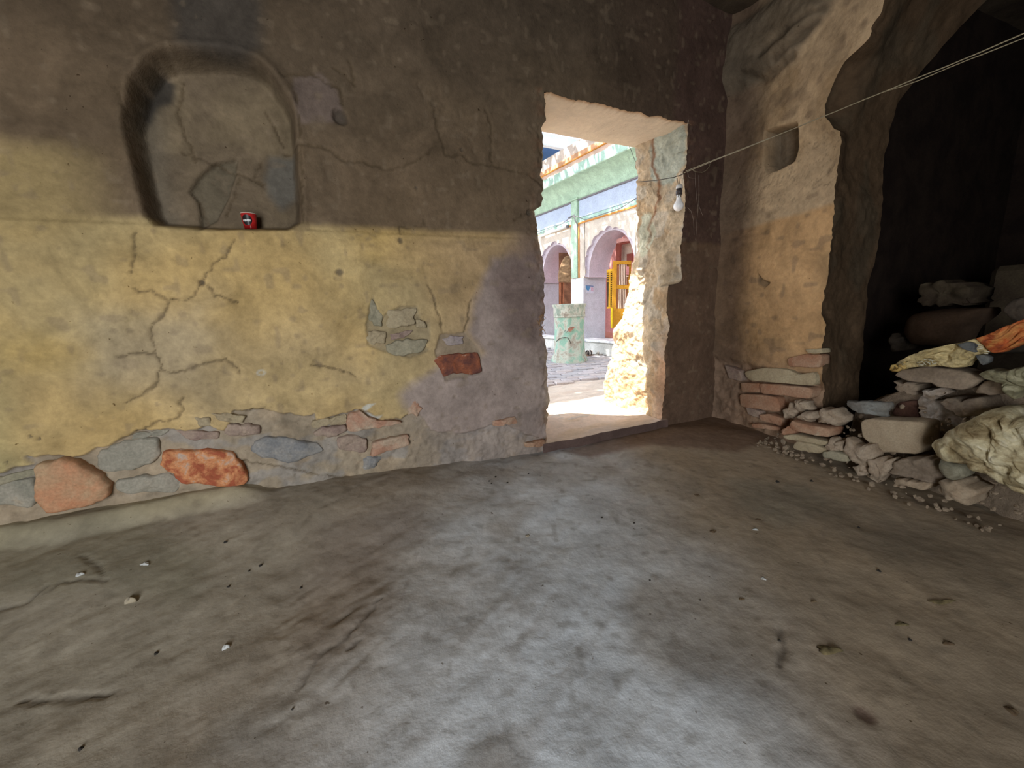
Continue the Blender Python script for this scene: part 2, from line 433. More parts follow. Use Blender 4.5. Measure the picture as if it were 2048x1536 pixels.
# exposed masonry at the foot of the wall
EX = fw([(-200,1010),(0,947),(35,938),(64,930),(52,915),(93,912),(145,918),(170,912),(190,898),(240,882),(262,866),(276,858),(320,862),(345,856),(372,862),(420,850),(450,862),(470,822),(520,818),(560,826),(626,830),(631,843),(690,824),(712,817),(745,826),(760,842),(800,836),(830,820),(848,836),(860,860),(930,868),(1000,845),(1060,870),(1098,880),(1100,960),(900,975),(600,1010),(330,1050),(0,1120),(-300,1200)])
se = sdf_poly(U_, Z_, EX)+fbm(U_*30, Z_*30, 4, 61)*.012
exm = 1-ss(-.004, .004, se)
D += exm*(.018+.012*fbm(U_*16, Z_*16, 4, 63)+.006*fbm(U_*50, Z_*50, 3, 64))
D += -.006*np.exp(-((se-.008)/.01)**2)*(1-ss(-1.2, -.4, U_))
blend(exm, (.33, .27, .20), .9)
blend(exm*ss(-.1, .35, fbm(U_*9, Z_*14, 4, 65)), (.40, .31, .21), .8)
blend(exm*ss(.05, .3, fbm(U_*7+9, Z_*12, 4, 66)), (.30, .27, .235), .8)
blend(exm*ss(-.9, -.3, U_+wob), (.33, .275, .25), .6)
# second exposed patch (upper stones)
EX2 = fw([(745,590),(762,640),(775,625),(800,612),(835,612),(842,640),(860,645),(862,680),(845,690),(860,700),(820,715),(770,705),(735,690),(732,650)])
se2 = sdf_poly(U_, Z_, EX2)+fbm(U_*30, Z_*30, 3, 68)*.006; e2 = 1-ss(-.006, .006, se2)
D += e2*.012; blend(e2, (.31, .25, .155), .8)
EX3 = fw([(868,700),(880,670),(930,665),(960,700),(965,745),(930,755),(890,760)])
se3 = sdf_poly(U_, Z_, EX3)+fbm(U_*30, Z_*30, 3, 69)*.008; e3 = 1-ss(-.006, .006, se3)
D += e3*.012; blend(e3, (.28, .22, .16), .8)
# thin wedge of plaster step at the foot
# cracks
CR = [
 [(268,577),(282,584),(305,581),(325,592),(339,602),(330,620),(325,632),(305,648),(302,668),(310,690),(309,706),(322,730),(315,765),(285,788),(252,806)],
 [(268,464),(269,500),(262,542)],
 [(470,478),(455,510),(430,525),(415,552),(395,575),(385,598),(340,600)],
 [(415,570),(430,590),(480,605)],
 [(325,738),(345,744),(370,742),(410,726),(450,720),(478,735),(480,745)],
 [(367,795),(360,805),(368,818),(355,835),(325,840),(302,852),(275,862)],
 [(235,714),(255,709),(310,706)],
 [(490,822),(530,815)],
 [(560,285),(640,290),(665,300),(690,320),(725,320),(770,335),(805,332),(850,312),(872,290)],
 [(870,215),(880,270),(895,310),(925,308),(945,325),(985,328),(1030,342),(1060,348),(1085,370)],
 [(665,130),(710,165),(700,120)],
 [(560,145),(625,143),(660,165),(680,175),(683,205)],
 [(975,215),(985,260),(985,320)],
 [(800,470),(802,455),(850,450),(852,442)],
 [(1030,440),(1060,422),(1085,415)],
 [(855,570),(872,610),(880,640),(885,665)], [(940,600),(935,640),(926,665)],
 [(620,730),(650,733),(700,745),(712,752)],
 [(480,925),(560,935),(640,952),(700,960)],
 [(210,150),(240,190),(243,260)],
 [(340,280),(400,300),(470,330),(520,350)], [(340,130),(330,200),(370,300)], [(520,190),(545,240),(560,270)], [(380,390),(390,420),(400,455)], [(465,335),(455,380),(440,420)], [(510,300),(495,340),(520,360)],
 [(590,180),(600,260),(604,340),(604,400),(607,445)],
]
crk = np.zeros_like(U_)
for k, c in enumerate(CR):
    P = fw(c); m = boxmask(U_, Z_, P, .04); x = U_[m]; y = Z_[m]
    d = dist_line(x+fbm(x*55, y*55, 3, 70+k)*.010, y+fbm(x*55+9, y*55, 3, 90+k)*.010, P)
    w = .0035+.0015*vn(x*20, y*20, k)
    g = np.exp(-(d/w)**2)*ss(.12, .4, vn(x*12+k, y*12, 99)+.25)
    crk[m] = np.maximum(crk[m], g)
D += crk*.007; blend(crk, (.10, .07, .04), .75)
# soft pits and chips
pit = ss(.80, .88, vn(U_*17, Z_*17, 77)*.7+vn(U_*49, Z_*49, 78)*.3)
D += pit*.004; blend(pit, (.20, .15, .10), .35)
blend(ss(.78, .9, vn(U_*30+3, Z_*30, 79)), (.24, .18, .12), .35)
for (x, y, r, dp) in [(680,230,.036,.02),(925,297,.012,.012),(834,373,.006,.01),(405,567,.014,.01),(679,545,.02,.006),(800,480,.018,.006),(1060,425,.02,.01),(57,874,.006,.01),(76,879,.006,.01),(9,926,.006,.01),(445,682,.005,.01)]:
    P = fw([(x, y)])[0]; d = np.hypot(U_-P[0], (Z_-P[1]))+fbm(U_*40, Z_*40, 2, 7)*.006; g = 1-ss(r*.5, r, d)
    D += g*dp; blend(g, (.10, .08, .06), .75)
wr = fw([(523,745)])[0]; d = np.hypot((U_-wr[0]), (Z_-wr[1])*1.3)
blend(np.exp(-((d-.013)/.004)**2), (.55, .55, .5), .7)
for px in ([(724,815),(735,808),(752,806),(735,818),(730,822)], [(735,826),(750,832),(765,830),(752,842),(741,836)]):
    blend(pmask(px, .004, .15), (.62, .62, .56), .8)
# rough raw edge along door jambs and lintel
ed = np.minimum(np.abs(U_-le[:, None]), np.abs(U_-re_[:, None]))+np.where(Z_ > ZL+.02, Z_-ZL, 0)*3
rough_e = np.exp(-(ed/.05)**2)
D += rough_e*(fbm(U_*45, Z_*45, 3, 81)*.012+.004); blend(rough_e*ss(0, .4, fbm(U_*20, Z_*20, 3, 83)), (.22, .12, .07), .5)
# wall behind the left frame edge turns into the corner
keep = np.ones((nz-1, U_.shape[1]-1), bool); keep[:jL, nl-1:nl+nd] = False
PWALL = W(U_, D, Z_)
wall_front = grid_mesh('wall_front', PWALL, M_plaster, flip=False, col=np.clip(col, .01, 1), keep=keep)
tag(wall_front, 'ochre mud plaster wall with an arched niche and the bright doorway', kind='structure')

# ------------------------------------------------------------------ jambs, soffit, sill of the doorway
def jamb_grid(side):
    zz = np.arange(ZS-.06, ZL+.03, .007)
    if side > 0:
        e = edge(RE, zz); nout = np.interp(zz, [0, .06, .2, .4, .6, .72, .8, .9, 1.0, 1.1, 2], [.67, .66, .63, .58, .53, .49, .46, .43, .405, NW, NW])
        inset = np.interp(zz, [0, .3, .8, 1.9], [.0, .0, -.0, -.045])
    else:
        e = edge(LE, zz); nout = np.interp(zz, [0, .7, 1.1, 1.4, 1.6, 1.9], [.64, .62, .58, .48, .42, .40]); inset = zz*0
    e = e+(fbm(zz*60, 5, 3, 4)*.008 if side > 0 else fbm(zz*60, 0, 3, 3)*.006)
    nout = nout+fbm(zz*9, 3, 4, 88)*.03*(zz < 1.1)
    s1 = np.linspace(0, 1, 80); s2 = np.linspace(0, 1, 36)[1:]
    n_in = s1[None]*nout[:, None]; Zg = np.repeat(zz[:, None], len(s1)+len(s2), 1)
    rel = fbm(n_in*9+side, Zg[:, :80]*9, 4, 101+side)*.028+fbm(n_in*28, Zg[:, :80]*28, 3, 105)*.012+fbm(n_in*75, Zg[:, :80]*75, 2, 107)*.004
    blocky = np.round(fbm(n_in*6+7, Zg[:, :80]*8, 2, 109)*3)/3*.02
    rel = (rel+blocky)*ss(0, .08, n_in)
    kk = np.ones(91)/91; es = np.convolve(np.pad(e, 45, mode='edge'), kk, 'valid'); eb = e[:, None]+(es-e)[:, None]*ss(.02, .14, n_in)
    u1 = eb+side*(rel+inset[:, None]*ss(0, 1, s1)[None])
    if side > 0:                               # the footing swells towards the opening
        pass
    # wrap round onto the outer face
    ue = u1[:, -1]; L = 1.6 if side > 0 else 3.2
    u2 = ue[:, None]+side*(s2**1.6)[None]*L
    n2 = nout[:, None]+0*s2[None]-(nout[:, None]-NW)*ss(.1, .35, s2)[None]+fbm(u2*6, Zg[:, 80:]*6, 3, 111)*.02*ss(0, .1, s2)[None]
    Uj = np.concatenate([u1, u2], 1); Nj = np.concatenate([n_in, n2], 1)
    c = np.zeros(Uj.shape+(3,)); c[:] = (.58, .45, .30)
    k = ss(-.1, .3, fbm(Nj*7, Zg*7, 4, 113))[..., None]; c = c*(1-k)+np.array((.48, .34, .20))*k
    k = ss(.1, .35, fbm(Nj*10+5, Zg*10, 3, 115))[..., None]*.8; c = c*(1-k)+np.array((.56, .48, .37))*k
    if side > 0:                               # remnant of pale grey-green lime plaster at the top
        s = np.hypot((Nj-.13)/.15, (Zg-1.78)/.2)+fbm(Nj*12, Zg*12, 3, 117)*.3
        k = (1-ss(.8, 1., s))[..., None]; c = c*(1-k)+np.array((.50, .52, .43))*k
        s = np.hypot((Nj-.3)/.07, (Zg-1.32)/.16)+fbm(Nj*14, Zg*14, 3, 118)*.3
        k = (1-ss(.8, 1., s))[..., None]; c = c*(1-k)+np.array((.56, .54, .40))*k
    vein_ = np.exp(-((Nj-.24-fbm(Zg*6, 2, 3, 119)*.08)/.012)**2)*ss(.9, 1.5, Zg)
    k = (vein_*.8)[..., None]; c = c*(1-k)+np.array((.26, .10, .04))*k
    low = (1-ss(.35, .95, Zg+fbm(Nj*9, Zg*9, 3, 120)*.2))*(1-ss(.0, .15, Nj))
    k = (low*.6)[..., None]; c = c*(1-k)+np.array((.42, .22, .14))*k
    return Uj, Nj, Zg, c
Uj, Nj, Zj, cj = jamb_grid(1); JR = (Uj, Nj, Zj)
o = grid_mesh('trim_1', W(Uj, Nj, Zj), M_jamb, col=cj, flip=False); tag(o, 'crumbling right jamb of the doorway, raw earth and stone', kind='structure')
Uj, Nj, Zj, cj = jamb_grid(-1)
o = grid_mesh('trim_2', W(Uj, Nj, Zj), M_jamb, col=cj*.9, flip=True); tag(o, 'broken left jamb of the doorway seen on edge', kind='structure')
# soffit
a = np.linspace(0, 1, 170); b = np.linspace(0, 1, 50); A_, B_ = np.meshgrid(a, b, indexing='xy')
us = le[jL]-.03+(re_[jL]+.06-le[jL])*A_; ns = NW*B_*1.02
zs = ZL+fbm(us*14, us*0+3, 4, 21)*.012*np.exp(-(ns/.05)**2)+fbm(us*60, us*0+1, 2, 23)*.004*np.exp(-(ns/.05)**2)+fbm(us*7, ns*7, 4, 131)*.008*ss(0, .1, ns)
zs += .012*ss(.12, .0, ns)*0
cs = np.zeros(us.shape+(3,)); cs[:] = (.72, .60, .45)
k = (np.exp(-(ns/.02)**2)*.8)[..., None]; cs = cs*(1-k)+np.array((.40, .22, .10))*k
k = (ss(.1, .5, fbm(us*6, ns*6, 3, 133))*.5)[..., None]; cs = cs*(1-k)+np.array((.66, .57, .46))*k
o = grid_mesh('trim_3', W(us, ns, zs), mat_tint('soffit_plaster', vary=.12, bumps=((14, .5, .012, 6), (90, .5, .004, 4))), col=cs, flip=False)
tag(o, 'pale plastered underside of the door lintel', kind='structure')
# sill: raised threshold of beaten earth
a = np.linspace(-.03, 1.03, 200); b = np.concatenate([[-.035, -.022, -.0125, -.012, -.011, -.004, 0], np.linspace(.01, .75, 90)])
ul = edge(LE, np.array([ZS]))[0]; ur = edge(RE, np.array([ZS]))[0]
A_, B_ = np.meshgrid(a, b); us = ul+(ur+.02+.10*ss(0, .08, B_)-ul)*A_; ns = B_+0*A_
zs = ZS+fbm(us*5, ns*5, 3, 141)*.006+fbm(us*30, ns*30, 3, 143)*.0015
zs = np.where(B_ < -.0115, ZS-.095, zs)
ns = ns+fbm(us*10, us*0, 3, 145)*.008*(B_ < .05)+.02*(1-A_)*0
cs = np.zeros(us.shape+(3,)); cs[:] = (.64, .52, .43)
k = (ss(.0, .5, fbm(us*5, ns*9, 3, 147))*.6)[..., None]; cs = cs*(1-k)+np.array((.58, .44, .30))*k
cs[B_ < -.0105] = (.15, .10, .085)  # riser painted dark for the shade below the sill
o = grid_mesh('trim_4', W(us, ns, zs), M_floor, col=cs); tag(o, 'raised beaten earth door sill', kind='structure')

# ================================================================== RIGHT WALL (pier) and its return
EDp = [(1636,830),(1640,800),(1642,770),(1645,745),(1640,700),(1646,690),(1650,660),(1652,640),(1640,632),(1646,620),(1640,610),(1647,600),(1645,590),(1655,560),(1660,520),(1663,480),(1666,430),(1669,411),(1678,329),(1685,285),(1690,269),(1672,259),(1650,231),(1653,202),(1663,177),(1678,146),(1707,104),(1716,73),(1742,57),(1776,54),(1764,32),(1770,0),(1800,-60),(1850,-130)]
ED = rw(EDp); o_ = np.argsort(ED[:, 1]); ED = ED[o_]
zt2 = np.arange(-.04, ZT, .006); ve = np.interp(zt2, ED[:, 1], ED[:, 0])
ve = np.convolve(np.pad(ve, 4, mode='edge'), np.ones(9)/9, 'valid')+fbm(zt2*40, 1, 3, 151)*.008+fbm(zt2*14, 4, 3, 152)*.006
a = np.linspace(0, 1, 170)
VG = -.02+(ve[:, None]+.02)*a[None]; ZG2 = np.repeat(zt2[:, None], 170, 1)
DR = fbm(VG*2, ZG2*2, 3, 153)*.02+fbm(VG*7, ZG2*7, 4, 155)*.009+fbm(VG*26, ZG2*26, 3, 157)*.003
DR *= ss(0, .06, ve[:, None]-VG)*.7+.3
# rounded inner corner
DR -= .06*np.exp(-VG/.07)*(.6+.4*ss(0, 1, ZG2))
wb = fbm(VG*8, ZG2*8, 4, 161)*.025
c2 = np.zeros(VG.shape+(3,)); c2[:] = (.50, .31, .15)
def bl2(m, c, k=1.):
    m = (m*k)[..., None]; c2[:] = c2*(1-m)+C3(c)*m
bl2(ss(1.28, 1.31, ZG2+wb*.4-VG*.05+.03), (.50, .37, .23), .9)       # paler coat above the seam
DR += -.008*ss(1.28, 1.31, ZG2+wb*.4-VG*.05+.03)
bl2(ss(.0, .5, fbm(VG*4, ZG2*4, 4, 163)), (.36, .235, .12), .6)
bl2(ss(.62, .3, ZG2+wb*2), (.34, .22, .14), .7)
bl2(ss(.75, .9, vn(VG*22, ZG2*22, 165)), (.20, .14, .09), .5)
bl2(ss(.32, .10, VG+wb), (.13, .085, .06), .85)  # shade in the corner painted as a dark band
chp = rw([(1515,548),(1525,560),(1540,566),(1528,575),(1515,568)]); s = sdf_poly(VG, ZG2, chp)+wb*.2; g = 1-ss(-.004, .006, s); DR += g*.02; bl2(g, (.12, .09, .06), .7)
# rough striations in the upper coat
st_ = np.abs(fbm(VG*16, ZG2*34-VG*14, 4, 167)); g = (1-ss(0, .05, st_))*ss(1.3, 1.4, ZG2)*(1-ss(1.62, 1.7, ZG2)); DR += g*.005; bl2(g, (.2, .15, .10), .6)
# small niche
n2p = rw([(1529,262),(1560,250),(1592,243),(1596,262),(1596,300),(1590,322),(1570,334),(1532,348),(1526,330),(1527,290)])
s = sdf_poly(VG, ZG2, n2p)+fbm(VG*20, ZG2*20, 2, 169)*.004; g = 1-ss(-.022, .003, s); DR += g*.11; bl2(1-ss(-.02, 0, s), (.17, .13, .09), .85)
# squinch: thick diagonal swellings in the top corner, lintel shade painted dark
sq = rw([(1440,220),(1480,60),(1600,-40),(1690,-10),(1655,40),(1590,120),(1520,165)])
s = sdf_poly(VG, ZG2, sq)+wb; g = 1-ss(-.10, .04, s); DR -= g*.07; bl2(1-ss(-.03, .03, s), (.19, .15, .105), .85)
for ln in ([(1536,112),(1580,70),(1625,35),(1655,20)], [(1560,120),(1600,85),(1640,45)], [(1500,150),(1530,160),(1560,140),(1590,115)]):
    P = rw(ln); d = dist_line(VG, ZG2, P)+fbm(VG*20, ZG2*20, 2, 171)*.012; DR += .02*np.exp(-(d/.02)**2); bl2(np.exp(-(d/.012)**2), (.10, .075, .05), .6)
# broken foot
ft = 1-ss(.40, .46, ZG2+wb+VG*.05); DR += ft*(.03+.02*fbm(VG*14, ZG2*14, 3, 173)); bl2(ft, (.30, .20, .135), .7)
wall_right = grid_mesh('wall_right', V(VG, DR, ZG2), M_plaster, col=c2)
tag(wall_right, 'right wall pier with a small square niche, lit from the door', kind='structure')
# return face of the pier, receding into the dark bay
a = np.linspace(0, 1, 60); RD = np.interp(zt2, [0, .9, 1.2, 1.8, 2.05, 2.3, 2.7], [.38, .40, .46, .44, .60, .8, 1.0])
MG = RD[:, None]*a[None]; ZG3 = np.repeat(zt2[:, None], 60, 1); kk = np.ones(121)/121; vs_ = np.convolve(np.pad(ve, 60, mode='edge'), kk, 'valid'); VR = ve[:, None]+(vs_-ve)[:, None]*ss(.02, .35, a)[None]
ext = DR[:, -1]; MG = MG+ext[:, None]*(1-a)[None]
VR = VR+fbm(MG*8+3, ZG3*8, 4, 175)*.02*ss(0, .1, a)[None]-.03*ss(0, .5, a)[None]
c3 = np.zeros(VR.shape+(3,)); c3[:] = (.11, .07, .04)  # shade on this face painted in as dark brown
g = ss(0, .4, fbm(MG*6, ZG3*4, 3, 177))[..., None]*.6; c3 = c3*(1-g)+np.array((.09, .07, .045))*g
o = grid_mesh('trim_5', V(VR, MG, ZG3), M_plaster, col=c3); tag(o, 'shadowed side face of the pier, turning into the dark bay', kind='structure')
# dark bay behind the opening
M_dark = mat2('gloom_plaster', (.016, .010, .008), (.028, .018, .013), 6, .6)  # near-black colour puts the unlit bay's darkness into its walls
def quad_wall(name, P0, P1, z0, z1, mat, nn=24, amp=.02, seed=0, label=None, flip=False):
    t = np.linspace(0, 1, nn*2); z = np.linspace(z0, z1, nn); T, Z = np.meshgrid(t, z)
    P0 = np.array(P0); P1 = np.array(P1); d = (P1-P0); L = np.linalg.norm(d); nrm = np.array([-d[1], d[0]])/L
    h = fbm(T*L*2.5, Z*2.5, 4, seed)*amp
    P = np.stack([P0[0]+d[0]*T+nrm[0]*h, P0[1]+d[1]*T+nrm[1]*h, Z], -1)
    o = grid_mesh(name, P, mat, flip=flip); tag(o, label, kind='structure'); return o
q = lambda v, m: V(v, m, 0)[:2]
quad_wall('wall_bay_end', q(.55, .3), q(.45, 2.4), -.05, ZT, M_dark, seed=3, label='left wall of the bay, gloom painted in')
quad_wall('wall_bay_back', q(.3, 2.3), q(4.6, 2.3), -.05, ZT, M_dark, seed=4, label='back wall of the bay, gloom painted in')
quad_wall('wall_bay_side', q(4.4, 0), q(4.4, 2.4), -.05, ZT, M_dark, seed=5, label='right wall of the bay, gloom painted in')
M_pl2 = mat2('brown_plaster', (.19, .145, .095), (.27, .20, .13), 5, .6)
quad_wall('wall_right_rear', q(4.3, 0), q(5.4, 0), -.05, ZT, M_pl2, seed=6, label='rear part of the right wall')
w = lambda u, n: W(u, n, 0)[:2]
quad_wall('wall_left', w(-3.2, .05), (-3.7, -2.2), -.05, ZT, M_pl2, seed=7, label='left wall of the room, plain mud plaster')
# back wall with the entrance behind the photographer
quad_wall('wall_back_left', (-3.9, -2.05), (-.95, -2.05), -.05, ZT, M_pl2, seed=8, label='back wall left of the entrance')
quad_wall('wall_back_right', (.05, -2.05), (3.4, -2.05), -.05, ZT, M_pl2, seed=9, label='back wall right of the entrance')
quad_wall('wall_back_lintel', (-.96, -2.05), (.06, -2.05), 1.82, ZT, M_pl2, seed=10, label='back wall above the entrance')
# ceiling: low sooty vault
gx = np.linspace(-4.2, 4.6, 120); gy = np.linspace(-2.3, 4.4, 90); X, Y = np.meshgrid(gx, gy)
q_u = (X-PF[0])*dU[0]+(Y-PF[1])*dU[1]; q_n = (X-PF[0])*dN[0]+(Y-PF[1])*dN[1]
Zc = 2.52-.25*np.exp(-np.clip(-q_n, 0, 9)/.35)*0+fbm(X*2, Y*2, 4, 181)*.03
Zc = np.where(q_n > .33, 2.75, Zc)
kp = (q_n[:-1, :-1] < .36)
o = grid_mesh('ceiling', np.stack([X, Y, Zc], -1), mat2('sooty_ceiling', (.07, .05, .035), (.12, .09, .06), 5, .6), flip=True, keep=kp); tag(o, 'low soot-blackened ceiling', kind='structure')

# ================================================================== FLOOR
xs = np.concatenate([np.arange(-4.1, -2.4, .05), np.arange(-2.4, 1.9, .009), np.arange(1.9, 4.6, .05)])
ys = np.concatenate([np.arange(-2.2, .25, .05), np.arange(.25, 3.1, .009), np.arange(3.1, 4.5, .06)])
X, Y = np.meshgrid(xs, ys); fu = (X-PF[0])*dU[0]+(Y-PF[1])*dU[1]; fn = (X-PF[0])*dN[0]+(Y-PF[1])*dN[1]
bank = np.interp(fu, [-3, -1.6, -1.1, -.4, .0, 1.4], [.11, .10, .09, .03, .01, .0])
Z = bank*ss(-.75, .0, fn)
# plastered plinth lip along the foot of the wall, left part
lipw = ss(-1.35, -1.55, fu+fbm(fu*4, 0*fu, 2, 191)*.1)
Z += lipw*.055*ss(-.10, -.02, fn+fbm(fu*6, fn*2, 3, 193)*.03)
Z += fbm(X*1.6, Y*1.6, 3, 195)*.016+fbm(X*6, Y*6, 4, 197)*.007+fbm(X*25, Y*25, 3, 199)*.0016
Z -= .03*0
streak = fbm((X*.6+Y*.8)*5, (-X*.8+Y*.6)*22, 4, 201)
Z += streak*.003
CF = np.zeros(X.shape+(3,)); CF[:] = (.37, .31, .24)
def blf(m, c, k=1.):
    m = (m*k)[..., None]; CF[:] = CF*(1-m)+C3(c)*m
fwob = fbm(X*3, Y*3, 4, 203)*.12
# pale path from the door into the room, cool floor light painted in
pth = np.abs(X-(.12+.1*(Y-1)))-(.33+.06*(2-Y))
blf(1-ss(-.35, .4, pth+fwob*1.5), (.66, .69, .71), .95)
blf(ss(.25, 1.1, X+fwob*1.5), (.36, .275, .18), .9)  # both sides browner, their weaker light painted in
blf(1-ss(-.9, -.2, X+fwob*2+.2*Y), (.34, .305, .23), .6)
blf(ss(.05, .5, fbm(X*2.2+5, Y*2.2, 4, 205)), (.28, .225, .16), .5)
blf(ss(.1, .5, streak)*ss(.05, .4, fbm(X*1.5, Y*1.5+8, 3, 207)), (.25, .20, .15), .3)
blf(lipw*ss(-.12, -.03, fn), (.42, .35, .21), .7)
blf(ss(.82, .9, vn(X*28, Y*28, 209)), (.17, .14, .10), .35)
def fpoly(px, z=0.): return np.array([on_floor(x, y, z)[:2] for x, y in px])
def fst(px, c, k, soft=.05):
    P = fpoly(px); s = sdf_poly(X, Y, P)+fwob*.3; blf(1-ss(-soft, soft, s), c, k)
fst([(640,1080),(830,1020),(860,1060),(740,1160),(620,1180)], (.24, .195, .16), .6, .1)
fst([(600,1200),(760,1120),(800,1200),(740,1290),(620,1340),(590,1290)], (.27, .21, .155), .6, .06)
fst([(0,1100),(300,1085),(420,1140),(380,1210),(200,1200),(0,1230)], (.25, .225, .155), .6, .06)
fst([(450,1430),(560,1420),(560,1536),(380,1536)], (.27, .25, .22), .5, .06)
fst([(1110,905),(1250,870),(1420,825),(1560,880),(1480,905),(1300,890),(1180,920)], (.15, .085, .055), .7, .04)  # shade below the sill and corner painted as dark brown
fst([(1460,960),(1600,960),(1700,1010),(1560,1050),(1480,1010)], (.22, .20, .15), .5, .06)
fst([(1600,1010),(2048,1060),(2048,1250),(1760,1130)], (.21, .17, .12), .5, .08)
for px, r in (((1730,1425), .022), ((1657,1300), .0),):
    P = on_floor(*px)[:2]; d = np.hypot(X-P[0], Y-P[1]); blf(1-ss(r*.6, r+.004, d), (.13, .08, .06), .8); Z -= .004*(1-ss(r*.4, r+.004, d))
# cracks in the floor
for k, c in enumerate([[(95,1222),(130,1200),(180,1192),(225,1188)], [(175,1155),(200,1165),(215,1185)], [(0,1250),(60,1235),(110,1205)], [(600,1370),(640,1310),(700,1270),(760,1200)], [(1560,1250),(1568,1290),(1555,1330)], [(40,1405),(120,1398),(220,1388)], [(660,1250),(700,1225)], [(700,1300),(720,1280)]]):
    P = fpoly(c); m = boxmask(X, Y, P, .04); x = X[m]; y = Y[m]
    d = dist_line(x+fbm(x*40, y*40, 3, 210+k)*.012, y+fbm(x*40+9, y*40, 3, 220+k)*.012, P)
    g = np.exp(-(d/.006)**2)*ss(.1, .4, vn(x*15, y*15, 221)+.2); Z[m] -= g*.006; CF[m] = CF[m]*(1-g[:, None]*.6)+C3((.10, .08, .06))*g[:, None]*.6
# ruckled, clawed area left of centre
rk = fpoly([(560,1180),(780,1140),(820,1260),(700,1400),(520,1500),(480,1420)]); s = sdf_poly(X, Y, rk)+fwob*.4; g = 1-ss(-.06, .03, s)
Z += g*np.abs(fbm((X*.5+Y*.85)*9, (-X*.85+Y*.5)*26, 4, 231))*.010-g*.003
Z = np.where(fn > .04, np.minimum(Z, -.03), Z)
kp = (fn[:-1, :-1] < .12)
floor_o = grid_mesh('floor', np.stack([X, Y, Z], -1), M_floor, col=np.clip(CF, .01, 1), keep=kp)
tag(floor_o, 'grey-brown beaten earth floor with a pale path, the strip of daylight painted in', kind='structure')
def floor_z(x, y):
    i = np.clip(np.searchsorted(xs, x), 1, len(xs)-1); j = np.clip(np.searchsorted(ys, y), 1, len(ys)-1)
    return float(max(Z[j-1, i-1], Z[j, i], Z[j, i-1], Z[j-1, i]))
#@@STONES
#@@OUT
#@@SMALL
# ================================================================== STONES AND BRICKS SET IN THE WALLS
K_grey = mat2('grey_stone', (.25, .235, .185), (.35, .315, .25), 9, .5, third=(.40, .33, .24))
K_blue = mat2('blue_grey_stone', (.20, .20, .20), (.31, .29, .26), 14, .6, third=(.42, .39, .36))
K_olive = mat2('olive_stone', (.27, .245, .17), (.36, .315, .22), 9, .5)
K_sand = mat2('red_sandstone', (.50, .235, .125), (.44, .31, .185), 7, .5, third=(.52, .42, .30))
K_orange = mat2('orange_sandstone', (.36, .10, .05), (.60, .27, .12), 16, .7, lo=.42, hi=.55, third=(.50, .38, .30))
K_brick = mat2('old_brick', (.31, .155, .09), (.40, .26, .17), 10, .6, third=(.42, .34, .25))
K_dkbrick = mat2('dark_red_brick', (.13, .055, .045), (.30, .10, .05), 18, .6, third=(.42, .34, .28))
K_pink = mat2('pink_brick', (.40, .22, .145), (.46, .36, .26), 10, .5, third=(.44, .38, .30))
K_mauve = mat2('mauve_brick', (.26, .18, .15), (.36, .275, .21), 10, .5)
K_tan = mat2('tan_stone', (.34, .27, .17), (.41, .34, .22), 9, .5)
K_lil = mat2('lilac_stone', (.29, .24, .24), (.37, .31, .28), 12, .5)
def c8(p): return [(x/3.657, 780+y/3.657) for x, y in p]
def c1(p): return [(480+x/3.303, 560+y/3.303) for x, y in p]
def FWf(u, d, z): return W(u, d, z)
